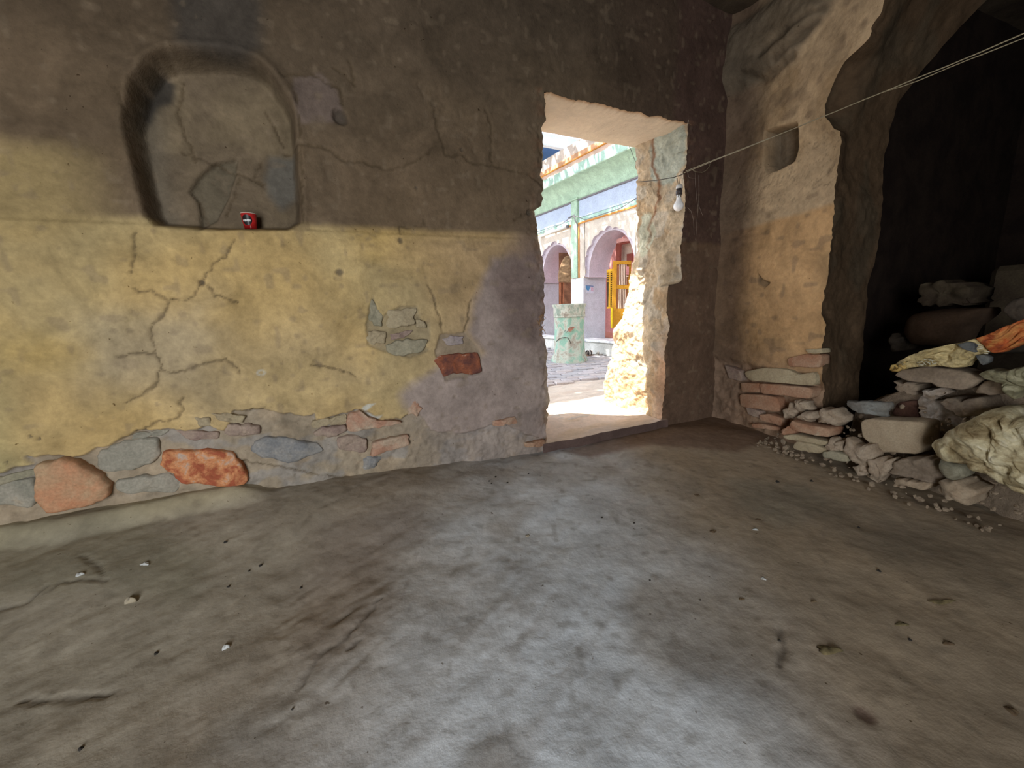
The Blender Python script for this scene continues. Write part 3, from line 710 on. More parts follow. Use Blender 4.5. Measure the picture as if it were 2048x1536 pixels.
front_pieces = [
 ('stone', c8([(250,565),(330,512),(430,500),(560,512),(640,580),(760,640),(830,700),(800,790),(620,850),(500,870),(370,895),(330,860),(262,820),(240,700)]), K_sand, .045, .020, 'reddish tan boulder'),
 ('stone', c8([(680,450),(880,392),(1150,352),(1155,480),(1110,545),(980,592),(760,612),(690,550)]), K_grey, .012, .016, 'grey slab under the broken plaster'),
 ('stone', c8([(1180,445),(1450,438),(1700,452),(1745,520),(1790,600),(1830,680),(1740,705),(1560,692),(1330,672),(1280,640),(1180,535)]), K_orange, .030, .014, 'bright orange-red sandstone'),
 ('stone', c8([(-300,700),(0,640),(240,590),(240,640),(0,702),(-300,780)]), K_olive, .006, .010, None),
 ('stone', c8([(-300,800),(0,712),(232,652),(250,820),(200,885),(0,872),(-300,900)]), K_grey, .008, .014, None),
 ('stone', c8([(830,665),(1200,622),(1330,684),(1270,762),(1100,765),(880,772),(830,725)]), K_grey, .008, .012, None),
 ('brick', c8([(1270,302),(1600,312),(1600,370),(1360,372)]), K_mauve, .006, .008, None),
 ('stone', c8([(1640,252),(1900,262),(1905,330),(1700,342),(1640,305)]), K_mauve, .014, .012, None),
 ('stone', c8([(960,322),(1150,300),(1240,296),(1160,345),(940,372)]), K_grey, .004, .006, None),
 ('stone', c1([(60,1100),(180,1035),(480,1070),(560,1130),(400,1190),(330,1212),(120,1172)]), K_blue, .018, .016, 'blue-grey flat stone'),
 ('brick', c1([(490,1002),(560,972),(690,962),(700,1000),(640,1040),(490,1032)]), K_mauve, .016, .012, None),
 ('brick', c1([(470,932),(700,892),(702,958),(560,968),(475,988)]), K_tan, .012, .008, None),
 ('stone', c1([(708,882),(790,860),(880,922),(1050,930),(1080,942),(870,985),(715,1008)]), K_pink, .022, .010, 'pinkish slab above a black gap'),
 ('brick', c1([(640,1042),(760,1036),(850,1060),(832,1152),(640,1130)]), K_mauve, .010, .012, None),
 ('brick', c1([(870,1072),(1110,1022),(1122,1092),(870,1167)]), K_pink, .022, .010, 'salmon red brick'),
 ('brick', c1([(1270,522),(1330,500),(1580,472),(1600,600),(1560,625),(1400,612),(1345,642),(1310,582)]), K_dkbrick, .016, .010, 'dark red brick laid bare by fallen plaster'),
 ('stone', c1([(960,432),(1080,386),(1240,392),(1210,480),(1080,502),(965,482)]), K_olive, .016, .012, None),
 ('stone', c1([(975,205),(1050,195),(1100,178),(1160,190),(1152,302),(975,320)]), K_tan, .014, .010, None),
 ('stone', c1([(872,112),(900,160),(942,225),(940,312),(880,312),(848,212)]), K_olive, .010, .010, None),
 ('stone', c1([(1162,262),(1222,272),(1222,312),(1162,312)]), K_tan, .012, .008, None),
 ('stone', c1([(1342,392),(1400,368),(1482,372),(1480,422),(1375,436)]), K_lil, .012, .012, None),
 ('stone', c1([(842,332),(970,342),(962,422),(880,432),(832,392)]), K_tan, .010, .012, None),
 ('brick', c1([(975,362),(1150,330),(1100,372),(980,402)]), K_mauve, .004, .006, None),
 ('brick', c1([(1660,932),(1820,902),(1832,950),(1672,970)]), K_pink, .006, .008, None),
 ('brick', c1([(1890,1082),(2010,1056),(2012,1098),(1900,1108)]), K_brick, .020, .008, None),
 ('stone', c1([(0,960),(60,940),(105,960),(120,1000),(60,1030),(0,1020)]), K_mauve, .012, .012, None),
 ('stone', c1([(800,1190),(960,1170),(900,1250),(830,1280)]), K_blue, .002, .01, None),
 ('stone', c1([(1100,850),(1160,800),(1200,850),(1170,900),(1110,890)]), K_pink, .004, .01, None),
 ('stone', c8([(1540,170),(1680,165),(1790,190),(1780,240),(1620,225)]), K_tan, .006, .01, None),
 ('stone', c8([(1420,200),(1530,190),(1560,260),(1460,280)]), K_tan, .008, .01, None),
]
for k, (nm, px, mt, h, bv, lab) in enumerate(front_pieces):
    P = fw(px, -.01); c = P.mean(0)
    i = np.clip(np.searchsorted(UG[0], c[0]), 1, U_.shape[1]-1); j = np.clip(np.searchsorted(zt, c[1]), 1, nz-1)
    jm = np.clip(np.searchsorted(zt, [P[:, 1].min(), P[:, 1].max()]), 1, nz-1); im = np.clip(np.searchsorted(UG[j], [P[:, 0].min(), P[:, 0].max()]), 1, U_.shape[1]-1)
    base = float(np.median(D[jm[0]:jm[1]+1, im[0]:im[1]+1]))
    o = lump(nm, FWf, P, base+.04, base-h-.003, mt, wall_front, n=44, bev=bv*.8, rough=.013, seed=k+1, rings=6, dome=.004, sharp=1)
    if lab: o['label'] = lab

# bricks and flat stones at the foot of the pier
def c2x(p): return [(1300+x/3.84, 500+y/3.84) for x, y in p]
def RWf(v, m, z): return V(v, m, z)
pier_pieces = [
 ('brick', c2x([(1050,832),(1180,800),(1315,802),(1310,905),(1060,897)]), K_brick, .02, None),
 ('stone', c2x([(725,935),(860,905),(1050,912),(1180,962),(1280,925),(1284,1045),(1000,1020),(760,1002)]), K_tan, .03, 'long flat stone below the plaster edge'),
 ('brick', c2x([(858,1022),(1080,1040),(1280,1058),(1262,1142),(1060,1118),(870,1100)]), K_brick, .045, 'long red brick'),
 ('brick', c2x([(690,1105),(830,1108),(985,1130),(1015,1245),(850,1225),(700,1200)]), K_brick, .03, None),
 ('brick', c2x([(850,1262),(930,1258),(1032,1290),(1022,1352),(860,1302)]), K_brick, .04, None),
 ('brick', c2x([(790,1330),(880,1332),(1020,1362),(1018,1388),(800,1362)]), K_brick, .04, None),
 ('brick', c2x([(560,880),(690,930),(700,1010),(600,990)]), K_mauve, .015, None),
 ('brick', c2x([(690,1020),(850,1025),(860,1095),(700,1090)]), K_brick, .02, None),
 ('stone', c2x([(1195,762),(1320,758),(1330,795),(1210,792)]), K_tan, .025, None),
 ('stone', c2x([(730,1200),(850,1240),(850,1290),(760,1270)]), K_mauve, .025, None),
]
for k, (nm, px, mt, h, lab) in enumerate(pier_pieces):
    P = rw(px, -.02); o = lump(nm, RWf, P, .06, -h, mt, wall_right, n=36, bev=.006, rough=.005, seed=50+k, rings=4)
    if lab: o['label'] = lab

# ================================================================== RUBBLE IN THE BAY OPENING
def c5(p): return [(1500+x/3.737, 700+y/3.737) for x, y in p]
def c6(p): return [(1780+x/6.98, 680+y/6.98) for x, y in p]
def c4(p): return [(1648+x/5.12, 500+y/5.12) for x, y in p]
K_dust = mat2('dusty_clay', (.30, .22, .145), (.38, .30, .21), 10, .5)
K_block = mat2('block_clay', (.33, .25, .165), (.39, .31, .21), 4, .35, fine=160)
K_umber = mat2('umber_slab', (.19, .145, .105), (.27, .21, .15), 8, .5)
K_clod = mat2('mud_clod', (.31, .235, .165), (.40, .32, .235), 18, .9)
K_white = mat2('whitened_stone', (.24, .18, .13), (.46, .42, .37), 7, .5)
# loose earth core that carries the stones
t = np.linspace(.84, 4.0, 200); mm = np.linspace(.04, .82, 60); T, MM = np.meshgrid(t, mm)
hh = np.interp(T, [.5, .62, .8, 1.05, 1.3, 1.7, 2.5], [.02, .13, .26, .40, .50, .52, .5])
prof = ss(.04, .12, MM-fbm(T*5, MM*0, 2, 301)*.02)
Zp = -.03+(hh+.03)*prof*(1-.25*ss(.5, 1.1, MM))+(fbm(T*12, MM*12, 4, 303)*.03+fbm(T*40, MM*40, 3, 305)*.012)*prof
cc = np.zeros(T.shape+(3,)); cc[:] = (.22, .165, .115)
o = grid_mesh('rubble_earth', V(T, MM, Zp), mat_tint('rubble_soil', vary=.4, bumps=((20, .8, .02, 6), (90, .7, .006, 4))), col=cc)
tag(o, 'heap of loose brown earth and crumbs filling the bay opening', 'rubble', kind='stuff')
RUB = [
 # name, px, depth plane m, thickness, material, label, dome
 ('stone_block', c5([(830,530),(870,512),(1240,532),(1300,545),(1292,700),(1270,782),(1120,775),(960,768),(880,690),(830,645)]), -.08, .16, K_block, 'large squared tan block with a worn face, set in the rubble', .004),
 ('stone', c5([(1270,330),(1340,320),(1430,370),(1540,450),(1600,540),(1500,610),(1330,600),(1262,520)]), .06, .14, K_white, 'whitewashed broken stone standing behind the tan block', .03),
 ('slab', c6([(40,500),(120,430),(400,380),(640,370),(850,400),(1080,440),(1280,545),(1080,690),(1040,705),(660,660),(640,610),(420,590),(240,570)]), -.10, .12, K_umber, 'long dark slab lying on top of the rubble', .01),
 ('slab', c6([(1190,700),(1290,570),(1500,570),(1600,610),(1630,760),(1400,770),(1180,745)]), -.08, .12, K_umber, 'dark slab tucked under the grey hanging cloth', .01),
 ('stone', c6([(60,560),(240,590),(420,620),(440,690),(330,745),(180,730),(90,640)]), .0, .12, K_umber, 'dim brown stone under the left end of the long slab', .02),
 ('stone', c6([(430,700),(490,660),(690,665),(745,735),(690,790),(560,810),(470,780)]), -.02, .10, K_white, 'small pale stone wedged under the long slab', .02),
 ('stone', c6([(710,850),(900,820),(1250,800),(1400,960),(1330,1060),(1050,1100),(880,1010),(760,920)]), -.03, .14, K_umber, 'dusty brown stone above the bulging sack', .02),
 ('brick', c5([(1060,480),(1100,390),(1240,375),(1260,510),(1150,522)]), .05, .12, mat2('black_brick', (.045, .02, .015), (.09, .045, .03), 14, .5), 'nearly black brick in the gap above the tan block', .0),
 ('plastic_scrap', c5([(700,395),(860,380),(1030,400),(1040,515),(900,495),(800,455)]), -.01, .03, mat2('pale_plastic', (.13, .11, .09), (.22, .22, .20), 8, .3, rough=.5), 'scrap of pale bluish plastic between the stones', .01),
 ('brick', c5([(310,525),(430,560),(560,580),(600,595),(590,655),(480,640),(330,605),(290,570)]), -.13, .12, K_brick, 'red brick half buried at the left foot of the rubble', .006),
 ('brick_bat', c5([(240,590),(300,560),(330,610),(310,650),(250,630)]), -.11, .08, K_brick, 'broken end of a red brick beside the half buried brick', .006),
 ('clod', c5([(245,455),(290,400),(345,430),(350,500),(300,525),(260,520)]), -.07, .06, K_clod, 'pointed mud clod under the overhanging brick of the pier', .015),
 ('clod', c5([(315,375),(370,362),(430,390),(450,440),(380,465),(340,420)]), -.06, .06, K_clod, 'rounded mud clod touching the pier corner', .02),
 ('clod', c5([(350,480),(480,468),(498,500),(450,540),(370,530)]), -.09, .06, K_clod, 'flat mud clod resting on the half buried brick', .02),
 ('clod', c5([(490,480),(540,430),(640,440),(700,500),(660,570),(560,550),(490,530)]), -.07, .10, K_clod, 'crumbly mortar lump at the crown of the left slope', .03),
 ('clod', c5([(560,700),(620,660),(680,690),(700,760),(640,770),(555,745)]), -.13, .07, K_clod, 'crumbly mortar lump between the thin slabs and the tan block', .02),
 ('clod', c5([(700,690),(740,660),(800,720),(900,700),(960,760),(940,830),(860,880),(740,840),(690,760)]), -.13, .08, K_clod, 'wide crumbling mortar lump under the tan block', .025),
 ('clod', c5([(740,870),(830,850),(910,890),(900,930),(830,960),(770,920)]), -.13, .06, K_clod, 'small mortar lump spilling onto the floor', .015),
 ('stone', c5([(905,830),(1060,810),(1080,860),(1030,920),(960,985),(880,960),(920,890)]), -.14, .08, K_clod, 'leaning grey-brown stone chip at the floor line', .01),
 ('slab', c5([(240,640),(330,630),(480,660),(590,690),(560,715),(400,690),(250,660)]), -.14, .08, K_tan, 'thin flat slab just below the half buried brick', .004),
 ('slab', c5([(320,700),(350,680),(480,700),(560,745),(520,775),(400,760),(320,740)]), -.15, .08, K_tan, 'thin flat slab at floor level, second from the bottom', .006),
 ('slab', c5([(540,760),(640,755),(720,790),(730,840),(640,830),(540,800)]), -.14, .07, K_olive, 'grey-green slab sunk in the floor under the crumbly lumps', .006),
 ('beam_stone', c5([(1040,910),(1070,850),(1140,800),(1380,820),(1440,890),(1450,985),(1330,990),(1150,955)]), -.12, .16, K_umber, 'low brown kerb stone below the tan block', .02),
 ('stone', c5([(1400,1010),(1480,975),(1640,1010),(1690,1080),(1680,1140),(1500,1120),(1400,1070)]), -.17, .14, K_dust, 'dusty stone on the floor under the sack corner', .03),
 ('stone', c5([(1050,960),(1200,965),(1330,1000),(1300,1040),(1100,1020)]), -.14, .10, K_dust, 'flat dusty stone in front of the kerb stone', .01),
 ('stone', c4([(975,345),(1140,335),(1350,340),(1465,380),(1490,560),(1300,555),(1100,575),(975,580)]), .62, .25, mat2('dim_block', (.05, .035, .024), (.085, .065, .04), 7, .4), 'dim cut block standing at the back of the bay', .01),  # gloom of the bay put into the dim colours
 ('stone', c4([(1870,560),(1960,490),(2100,470),(2130,700),(1930,730),(1885,650)]), .45, .25, mat2('dim_umber', (.05, .038, .028), (.08, .062, .046), 8, .5), 'dim grey stone at the right edge above the wrapper', .03),  # colour darkened for the unlit bay
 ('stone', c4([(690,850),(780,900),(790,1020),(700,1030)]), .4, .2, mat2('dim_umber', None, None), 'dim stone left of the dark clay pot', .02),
]
for k, (nm, px, m0, th, mt, lab, dome) in enumerate(RUB):
    P = rw(px, m0); o = lump(nm, RWf, P, m0+th, m0, mt, None, n=44, bev=.008 if 'clod' not in nm else .018, rough=.006 if nm in ('stone_block', 'brick', 'slab') else .024, seed=80+k, dome=dome, rings=6, sharp=1)
    tag(o, lab, {'clod': 'clod', 'brick': 'brick', 'brick_bat': 'brick', 'slab': 'stone', 'plastic_scrap': 'scrap'}.get(nm, 'stone'))
# masonry bench at the back of the dark bay
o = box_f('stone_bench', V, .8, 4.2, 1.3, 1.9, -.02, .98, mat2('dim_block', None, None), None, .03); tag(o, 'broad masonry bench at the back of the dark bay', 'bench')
# squat clay pot / hearth in the dark
pt = rw(c4([(1090,800)]), .62)[0]; pc = V(pt[0], .55, 0)[:2]
K_pot = mat2('dim_clay', (.055, .033, .02), (.08, .05, .032), 6, .3)  # hearth colour carries the darkness of the bay
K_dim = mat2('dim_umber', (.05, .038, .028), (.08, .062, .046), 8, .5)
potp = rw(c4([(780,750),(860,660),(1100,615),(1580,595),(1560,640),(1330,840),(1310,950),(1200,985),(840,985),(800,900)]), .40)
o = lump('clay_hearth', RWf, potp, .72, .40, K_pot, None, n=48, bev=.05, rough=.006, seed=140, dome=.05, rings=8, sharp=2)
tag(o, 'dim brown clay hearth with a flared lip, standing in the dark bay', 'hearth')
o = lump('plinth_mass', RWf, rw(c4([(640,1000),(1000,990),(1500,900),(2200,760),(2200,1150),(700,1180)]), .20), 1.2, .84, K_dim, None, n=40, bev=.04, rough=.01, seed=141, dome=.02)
tag(o, 'low dark masonry ledge carrying the hearth', 'ledge')

# crumbs of mortar and brick spilt along the foot of the rubble
vs = []; fs = []; R3 = np.random.RandomState(21)
ico = [(0,0,1),(.89,0,.45),(.28,.85,.45),(-.72,.53,.45),(-.72,-.53,.45),(.28,-.85,.45),(.72,.53,-.45),(-.28,.85,-.45),(-.89,0,-.45),(-.28,-.85,-.45),(.72,-.53,-.45),(0,0,-1)]
icf = [(0,1,2),(0,2,3),(0,3,4),(0,4,5),(0,5,1),(1,6,2),(2,7,3),(3,8,4),(4,9,5),(5,10,1),(6,7,2),(7,8,3),(8,9,4),(9,10,5),(10,6,1),(11,7,6),(11,8,7),(11,9,8),(11,10,9),(11,6,10)]
for k in range(330):
    v_ = R3.uniform(.5, 1.5); top = np.interp(v_, [.5, .62, .8, 1.05, 1.3, 2.0], [.02, .12, .22, .34, .42, .45]); zf = R3.rand()**1.7*top; m_ = -.13+.16*zf/max(top, .01)-R3.rand()*.09*(zf < .05)
    s_ = R3.uniform(.003, .012)*(1.5 if R3.rand() < .12 else 1); c_ = V(v_, m_, zf+s_*.4); n0 = len(vs)
    sc3 = R3.uniform(.6, 1.3, 3)
    for q in ico: vs.append(tuple(c_+np.array(q)*s_*sc3*R3.uniform(.75, 1.2)))
    fs += [tuple(n0+i for i in f) for f in icf]
o = mesh_np('rubble_crumbs', np.array(vs), fs, mat2('crumb_soil', (.20, .15, .10), (.30, .23, .16), 30, .5), None, smooth=False); tag(o, 'small crumbs of mortar and brick spilt along the rubble', 'rubble', kind='stuff')

# cloth: sack, wrapper, hanging rag -------------------------------------
def mat_cloth(name, stops, scale=9, seed=0, rough=.75):
    m, t, b = nodes(name); b.inputs['Roughness'].default_value = rough
    g = N(t, 'ShaderNodeNewGeometry').outputs['Position']
    n1 = noise(t, scale, 6, .7, g, 1.2); r = ramp(t, n1.outputs[0], stops)
    n2 = noise(t, scale*6, 4, .6, g); r2 = ramp(t, n2.outputs[0], [(.3, (.75,)*3), (.65, (1.1,)*3)])
    t.links.new(mixc(t, 'MULTIPLY', 1., r.outputs[0], r2.outputs[0]), b.inputs['Base Color'])
    bumpchain(t, b, ((30, .5, .01, 5), (140, .4, .002, 3)), g); return m
M_sack = mat_cloth('dirty_sack', [(.30, (.15, .10, .045)), (.44, (.34, .27, .15)), (.58, (.55, .48, .31)), (.72, (.64, .59, .45))], 8)
sackp = rw(c5([(1335,720),(1345,680),(1400,670),(1450,610),(1600,540),(1790,450),(1900,445),(1990,500),(2060,520),(2250,560),(2250,1180),(2048,1100),(1920,1010),(1760,920),(1580,845),(1450,830),(1370,800)]), -.20)
o = lump('sack', RWf, sackp, .0, -.20, M_sack, None, n=150, bev=.03, rough=.010, seed=150, dome=.07, rings=46, folds=.022, sharp=1, fscale=16, fdir=-.75)
tag(o, 'crumpled dirty cream sack bulging out of the rubble', 'sack')
shr = rw(c5([(1400,820),(1560,850),(1600,960),(1520,985),(1430,940)]), -.17)
o = lump('sack_liner', RWf, shr, -.05, -.17, mat_cloth('grey_liner', [(.35, (.17, .15, .10)), (.6, (.32, .30, .22))], 8), None, n=60, bev=.02, rough=.008, seed=151, dome=.02, rings=12, folds=.01)
tag(o, 'torn grey-white liner drooping below the cream sack', 'cloth')
M_rag = mat_cloth('grey_rag', [(.32, (.10, .09, .06)), (.5, (.22, .20, .12)), (.68, (.40, .37, .25))], 9)
ragp = rw(c6([(1200,480),(1400,410),(1500,440),(1700,400),(1900,360),(2100,340),(2100,700),(1871,700),(1790,760),(1720,845),(1660,820),(1610,740),(1590,610),(1400,560),(1290,530)]), -.15)
o = lump('rag', RWf, ragp, -.06, -.15, M_rag, None, n=110, bev=.015, rough=.006, seed=152, dome=.02, rings=30, folds=.016, fscale=18, fdir=.9)
tag(o, 'grey rag hanging over the rubble below the printed wrapper', 'cloth')
M_wrap = mat_cloth('printed_wrapper', [(.36, (.15, .12, .07)), (.47, (.42, .33, .16)), (.62, (.62, .50, .26)), (.75, (.40, .37, .28))], 12, rough=.55)
M_wred = mat_cloth('printed_wrapper_red', [(.35, (.14, .035, .02)), (.5, (.42, .10, .03)), (.68, (.50, .26, .08))], 10, rough=.55)
g0 = grp('printed_wrapper', tuple(V(1.5, -.14, .75)))
wp = rw(c6([(5,400),(30,350),(90,335),(230,250),(300,205),(520,130),(760,80),(1000,35),(1200,-30),(1290,40),(1390,160),(1270,200),(1120,300),(1080,370),(960,390),(700,365),(400,370),(180,400),(60,450)]), -.14)
lump('wrapper_body', RWf, wp, -.09, -.14, M_wrap, g0, n=130, bev=.008, rough=.005, seed=153, dome=.012, rings=30, folds=.016, fscale=26, fdir=.3)
wp2 = rw(c6([(1180,-20),(1330,-70),(1600,-190),(1900,-300),(2250,-380),(2250,-60),(1860,40),(1700,110),(1560,175),(1440,190),(1320,110)]), -.15)
lump('wrapper_flap', RWf, wp2, -.10, -.15, M_wred, g0, n=110, bev=.008, rough=.004, seed=154, dome=.015, rings=26, folds=.012, fscale=20, fdir=.4)['label'] = 'orange-red printed flap'
wp3 = rw(c6([(930,60),(1100,20),(1190,60),(1200,180),(1040,140)]), -.165)
lump('print_patch', RWf, wp3, -.14, -.167, mat2('dark_print', (.06, .065, .07), (.13, .13, .12), 20, .3), g0, n=40, bev=.003, rough=.003, seed=155, dome=.004, folds=.004)['label'] = 'dark printed area'
wp4 = rw(c6([(1190,210),(1330,200),(1400,240),(1390,310),(1300,360),(1260,330)]), -.16)
lump('print_patch', RWf, wp4, -.13, -.162, mat2('dark_print', None, None), g0, n=40, bev=.003, rough=.003, seed=156, dome=.004, folds=.004)
# worn white lettering on the wrapper: short raised print strokes
ptc = 0
for (x0, y0, x1, y1) in [(380,320,460,300),(455,285,520,262),(500,300,560,325),(520,262,580,268),(545,290,620,285),(560,310,560,345),(590,285,600,330),(600,330,650,320),(400,345,470,350),(470,310,500,345),(1210,70,1260,60),(1220,100,1290,85),(1200,125,1300,110),(1300,150,1390,165),(1310,185,1370,190)]:
    Q = rw(c6([(x0, y0), (x1, y1)]), -.172)
    tube('print_stroke', [V(Q[0][0], -.172, Q[0][1]), V((Q[0][0]+Q[1][0])/2, -.175, (Q[0][1]+Q[1][1])/2), V(Q[1][0], -.172, Q[1][1])], .0016, flat('pale_print', (.52, .50, .38)), g0, 5)
tw = [rw(c6([p]), -.15)[0] for p in [(20,420),(50,360),(100,345),(110,390),(60,430),(140,420),(180,370),(230,350),(260,310),(200,320),(150,350),(240,390)]]
tube('frayed_edge', [V(a, -.15-.006*(i % 3), z) for i, (a, z) in enumerate(tw)], .006, mat2('ochre_fray', (.42, .27, .08), (.5, .36, .14), 20, .4), g0, 6)
adopt(g0); tag(g0, 'long crumpled wrapper with orange-red flap and worn print, on the dark slab', 'wrapper')
# ================================================================== COURTYARD
K_lime = mat2('white_lime', (.62, .60, .56), (.72, .70, .66), 4, .15, fine=60)
def matp(name, a, var=.10, rough=.8, sc=6, bump=.1, spec=.2):
    if name in _mc: return _mc[name]
    return mat2(name, tuple(x*(1-var) for x in a), tuple(min(1, x*(1+var)) for x in a), sc, bump, rough, fine=70, bd=.003, spec=spec)
K_cream = matp('cream_paint', (.62, .55, .47)); K_lilac = matp('lilac_paint', (.60, .54, .60), .07); K_bluegrey = matp('blue_grey_paint', (.56, .59, .64), .08)
K_green = matp('pale_green_paint', (.42, .58, .45), .12, sc=9); K_dgreen = matp('green_band_paint', (.40, .60, .52), .10)
K_panel = matp('lavender_panel', (.48, .56, .72), .07); K_grey = matp('grey_strip', (.20, .19, .21)); K_or = matp('orange_line', (.62, .27, .07)); K_brown_band = matp('peach_band', (.60, .36, .22), .1)
K_parapet = matp('weathered_parapet', (.56, .50, .46), .15); K_pinkband = matp('pink_band', (.64, .47, .40)); K_pinkw = matp('pink_wall', (.62, .28, .26)); K_maroon = matp('maroon_frame', (.26, .07, .05))
K_yel = matp('ochre_door', (.50, .24, .02), .08, .5); K_ybr = matp('ochre_bright', (.72, .42, .04), .06, .5); K_beige = matp('beige_wall', (.50, .38, .30))
m, t, b = nodes('white_marble'); g = N(t, 'ShaderNodeNewGeometry').outputs['Position']; nn = noise(t, 3.5, 7, .7, g, 2.2)
t.links.new(ramp(t, nn.outputs[0], [(.40, (.74, .76, .78)), (.48, (.50, .53, .55)), (.52, (.74, .76, .78))]).outputs[0], b.inputs['Base Color']); b.inputs['Roughness'].default_value = .35; b.inputs['Specular IOR Level'].default_value = .4
K_marble = m
# courtyard ground + mud apron along our wall
K_ground = mat2('courtyard_bed', (.15, .13, .12), (.20, .18, .165), 5, .4)
gw = np.linspace(-12, 12, 60); gn = np.linspace(.36, 16, 60); GU, GN = np.meshgrid(gw, gn)
o = grid_mesh('ground', W(GU, GN, GU*0+GZ-.028), K_ground); tag(o, 'courtyard ground', kind='structure')
gu = np.linspace(-2.5, 4, 300); gn = np.linspace(.30, 1.62, 90); GU, GN = np.meshgrid(gu, gn)
za = GZ-.002+fbm(GU*4, GN*9, 4, 401)*.010+fbm(GU*20, GN*30, 3, 403)*.003-.03*ss(1.40, 1.6, GN+fbm(GU*3, 0*GN, 3, 404)*.1)-.012*ss(.34, .3, GN)
ca = np.zeros(GU.shape+(3,)); ca[:] = (.56, .49, .42); k = (ss(0, .4, fbm(GU*3, GN*12, 4, 405))*.6)[..., None]; ca = ca*(1-k)+np.array((.50, .40, .33))*k
o = grid_mesh('trim_5_apron', W(GU, GN, za), M_floor, col=ca); o.name = 'apron'; tag(o, 'smooth mud apron outside the door, partly in full sun', kind='structure')
# brick pavers laid in running bond, rows parallel to our wall
pav_root = bpy.data.objects['ground']; K_pav = [mat2('paver_a', (.38, .35, .36), (.48, .45, .46), 8, .5), mat2('paver_b', (.42, .37, .36), (.50, .46, .45), 8, .5), mat2('paver_c', (.34, .33, .35), (.44, .43, .44), 8, .5)]
PL, PWd = .205, .105; protos = []
for k in range(6):
    v, f = box_vf((-PL/2+.006, -PWd/2+.005, -.03), (PL-.012, 0, 0), (0, PWd-.010, 0), (0, 0, .03)); me = bpy.data.meshes.new('paver')
    me.from_pydata([tuple(q) for q in v], [], f); bevel_me(me, .006, 1)
    for q in me.vertices:
        q.co.z += rng.uniform(-.002, .002) if q.co.z > -.01 else 0; q.co.x += rng.uniform(-.002, .002); q.co.y += rng.uniform(-.002, .002)
    me.materials.append(K_pav[k % 3]); protos.append(me)
A_P = A_F+math.radians(14); cp, sp = math.cos(A_P), math.sin(A_P)
cells = []
for r in range(-10, 60):
    for c in range(-40, 40):
        a_ = (c+(.5 if r % 2 else 0))*PL; b_ = r*PWd
        x = .3+a_*sp-b_*cp; y = 3.6+a_*cp+b_*sp
        nrm = (x-PF[0])*dN[0]+(y-PF[1])*dN[1]; wq = (np.array([x, y])-PB); dd = wq@dD
        if nrm < 1.47 or dd > -.02: continue
        v_ = np.array([x, y, GZ])-CAM; sx = 1024+FPX*(v_@cR)/(v_@cF); sy = 768-FPX*(v_@cU)/(v_@cF)
        if 1060 < sx < 1290: cells.append((v_@cF, x, y, 1))
        elif -2.5 < x < 3.5 and y < 9: cells.append((v_@cF, x, y, 0))
cells.sort(); near = [c for c in cells if c[3]][:300]; ns_ = set((c[1], c[2]) for c in near); rest = [c for c in cells if (c[1], c[2]) not in ns_]
rotP = math.pi/2-A_P
for k, (dz, x, y, _) in enumerate(near):
    o = bpy.data.objects.new('paver', protos[rng.randrange(6)]); S.collection.objects.link(o); o.parent = pav_root
    o.location = (x, y, GZ+rng.uniform(-.006, .006)); o.rotation_euler = (rng.uniform(-.03, .03), rng.uniform(-.03, .03), rotP+rng.uniform(-.02, .02))
vv = []; ff = []
for k, (dz, x, y, _) in enumerate(rest):
    c_, s_ = math.cos(rotP), math.sin(rotP); n0 = len(vv); zt_ = GZ+rng.uniform(-.003, .004)
    for (i, j) in ((-1, -1), (1, -1), (1, 1), (-1, 1)):
        px_, py_ = i*(PL/2-.004), j*(PWd/2-.003); vv.append((x+px_*c_-py_*s_, y+px_*s_+py_*c_, zt_))
    for (i, j) in ((-1, -1), (1, -1), (1, 1), (-1, 1)):
        px_, py_ = i*(PL/2-.002), j*(PWd/2-.001); vv.append((x+px_*c_-py_*s_, y+px_*s_+py_*c_, zt_-.022))
    ff += [(n0, n0+1, n0+2, n0+3)]+[(n0+4+i, n0+4+(i+1) % 4, n0+(i+1) % 4, n0+i) for i in range(4)]
o = mesh_np('far_pavers', np.array(vv), ff, K_pav[0], pav_root, smooth=False); o['kind'] = 'stuff'

# ------------------------------------------------------------------ temple facade
TB = grp('temple_building', tuple(B(.1, 0, GZ)))
ZB = .25; Z1 = 1.285; Z2 = 2.165
# platform with step
boxB('platform', -9, 2.25, -.0, 2.5, -.1, ZB, matp('stained_lime', (.60, .60, .56), .14, sc=8), TB, .01)
for a_, b_ in ((-2.9, -1.2), (-1.19, .10), (.18, 1.05), (1.06, 2.2)):
    boxB('step_slab', a_, b_, -.07, .22, ZB-.0, ZB+.035, K_marble, TB, .006)
    boxB('riser_panel', a_+.03, b_-.03, -.018, .02, GZ-.02, ZB-.02, matp('stained_lime', None) if False else _mc['stained_lime'], TB, .004)
F0 = .10                                     # facade face, set back on the platform
def arch_profile(px_left, apex, wc, n=5):
    P = fb(px_left+[apex], F0); P[:, 0] -= P[-1, 0]; pts = []
    for i in range(len(P)-1):
        a_, b_ = P[i], P[i+1]; d_ = b_-a_; L = np.linalg.norm(d_); nrm = np.array([-d_[1], d_[0]])/L
        sag = .20*L if i < len(P)-2 else .12*L
        for k in range(n):
            s = k/n; pts.append(a_+d_*s+nrm*sag*4*s*(1-s))
    pts.append(P[-1]); pts = np.array(pts)
    full = np.vstack([pts, np.stack([-pts[:-1, 0][::-1], pts[:-1, 1][::-1]], -1)])
    full[:, 0] += wc; return full
def c8b(p): return [(1070+x/5.69, 430+y/5.69) for x, y in p]
rightL = c8b([(570,705),(568,585),(583,460),(640,338),(718,222),(788,178)]); apexR = c8b([(835,123)])[0]
wR = fb([apexR], F0)[0][0]; AR = arch_profile(rightL, apexR, wR)
AR[:, 1] = np.maximum(AR[:, 1], Z1)
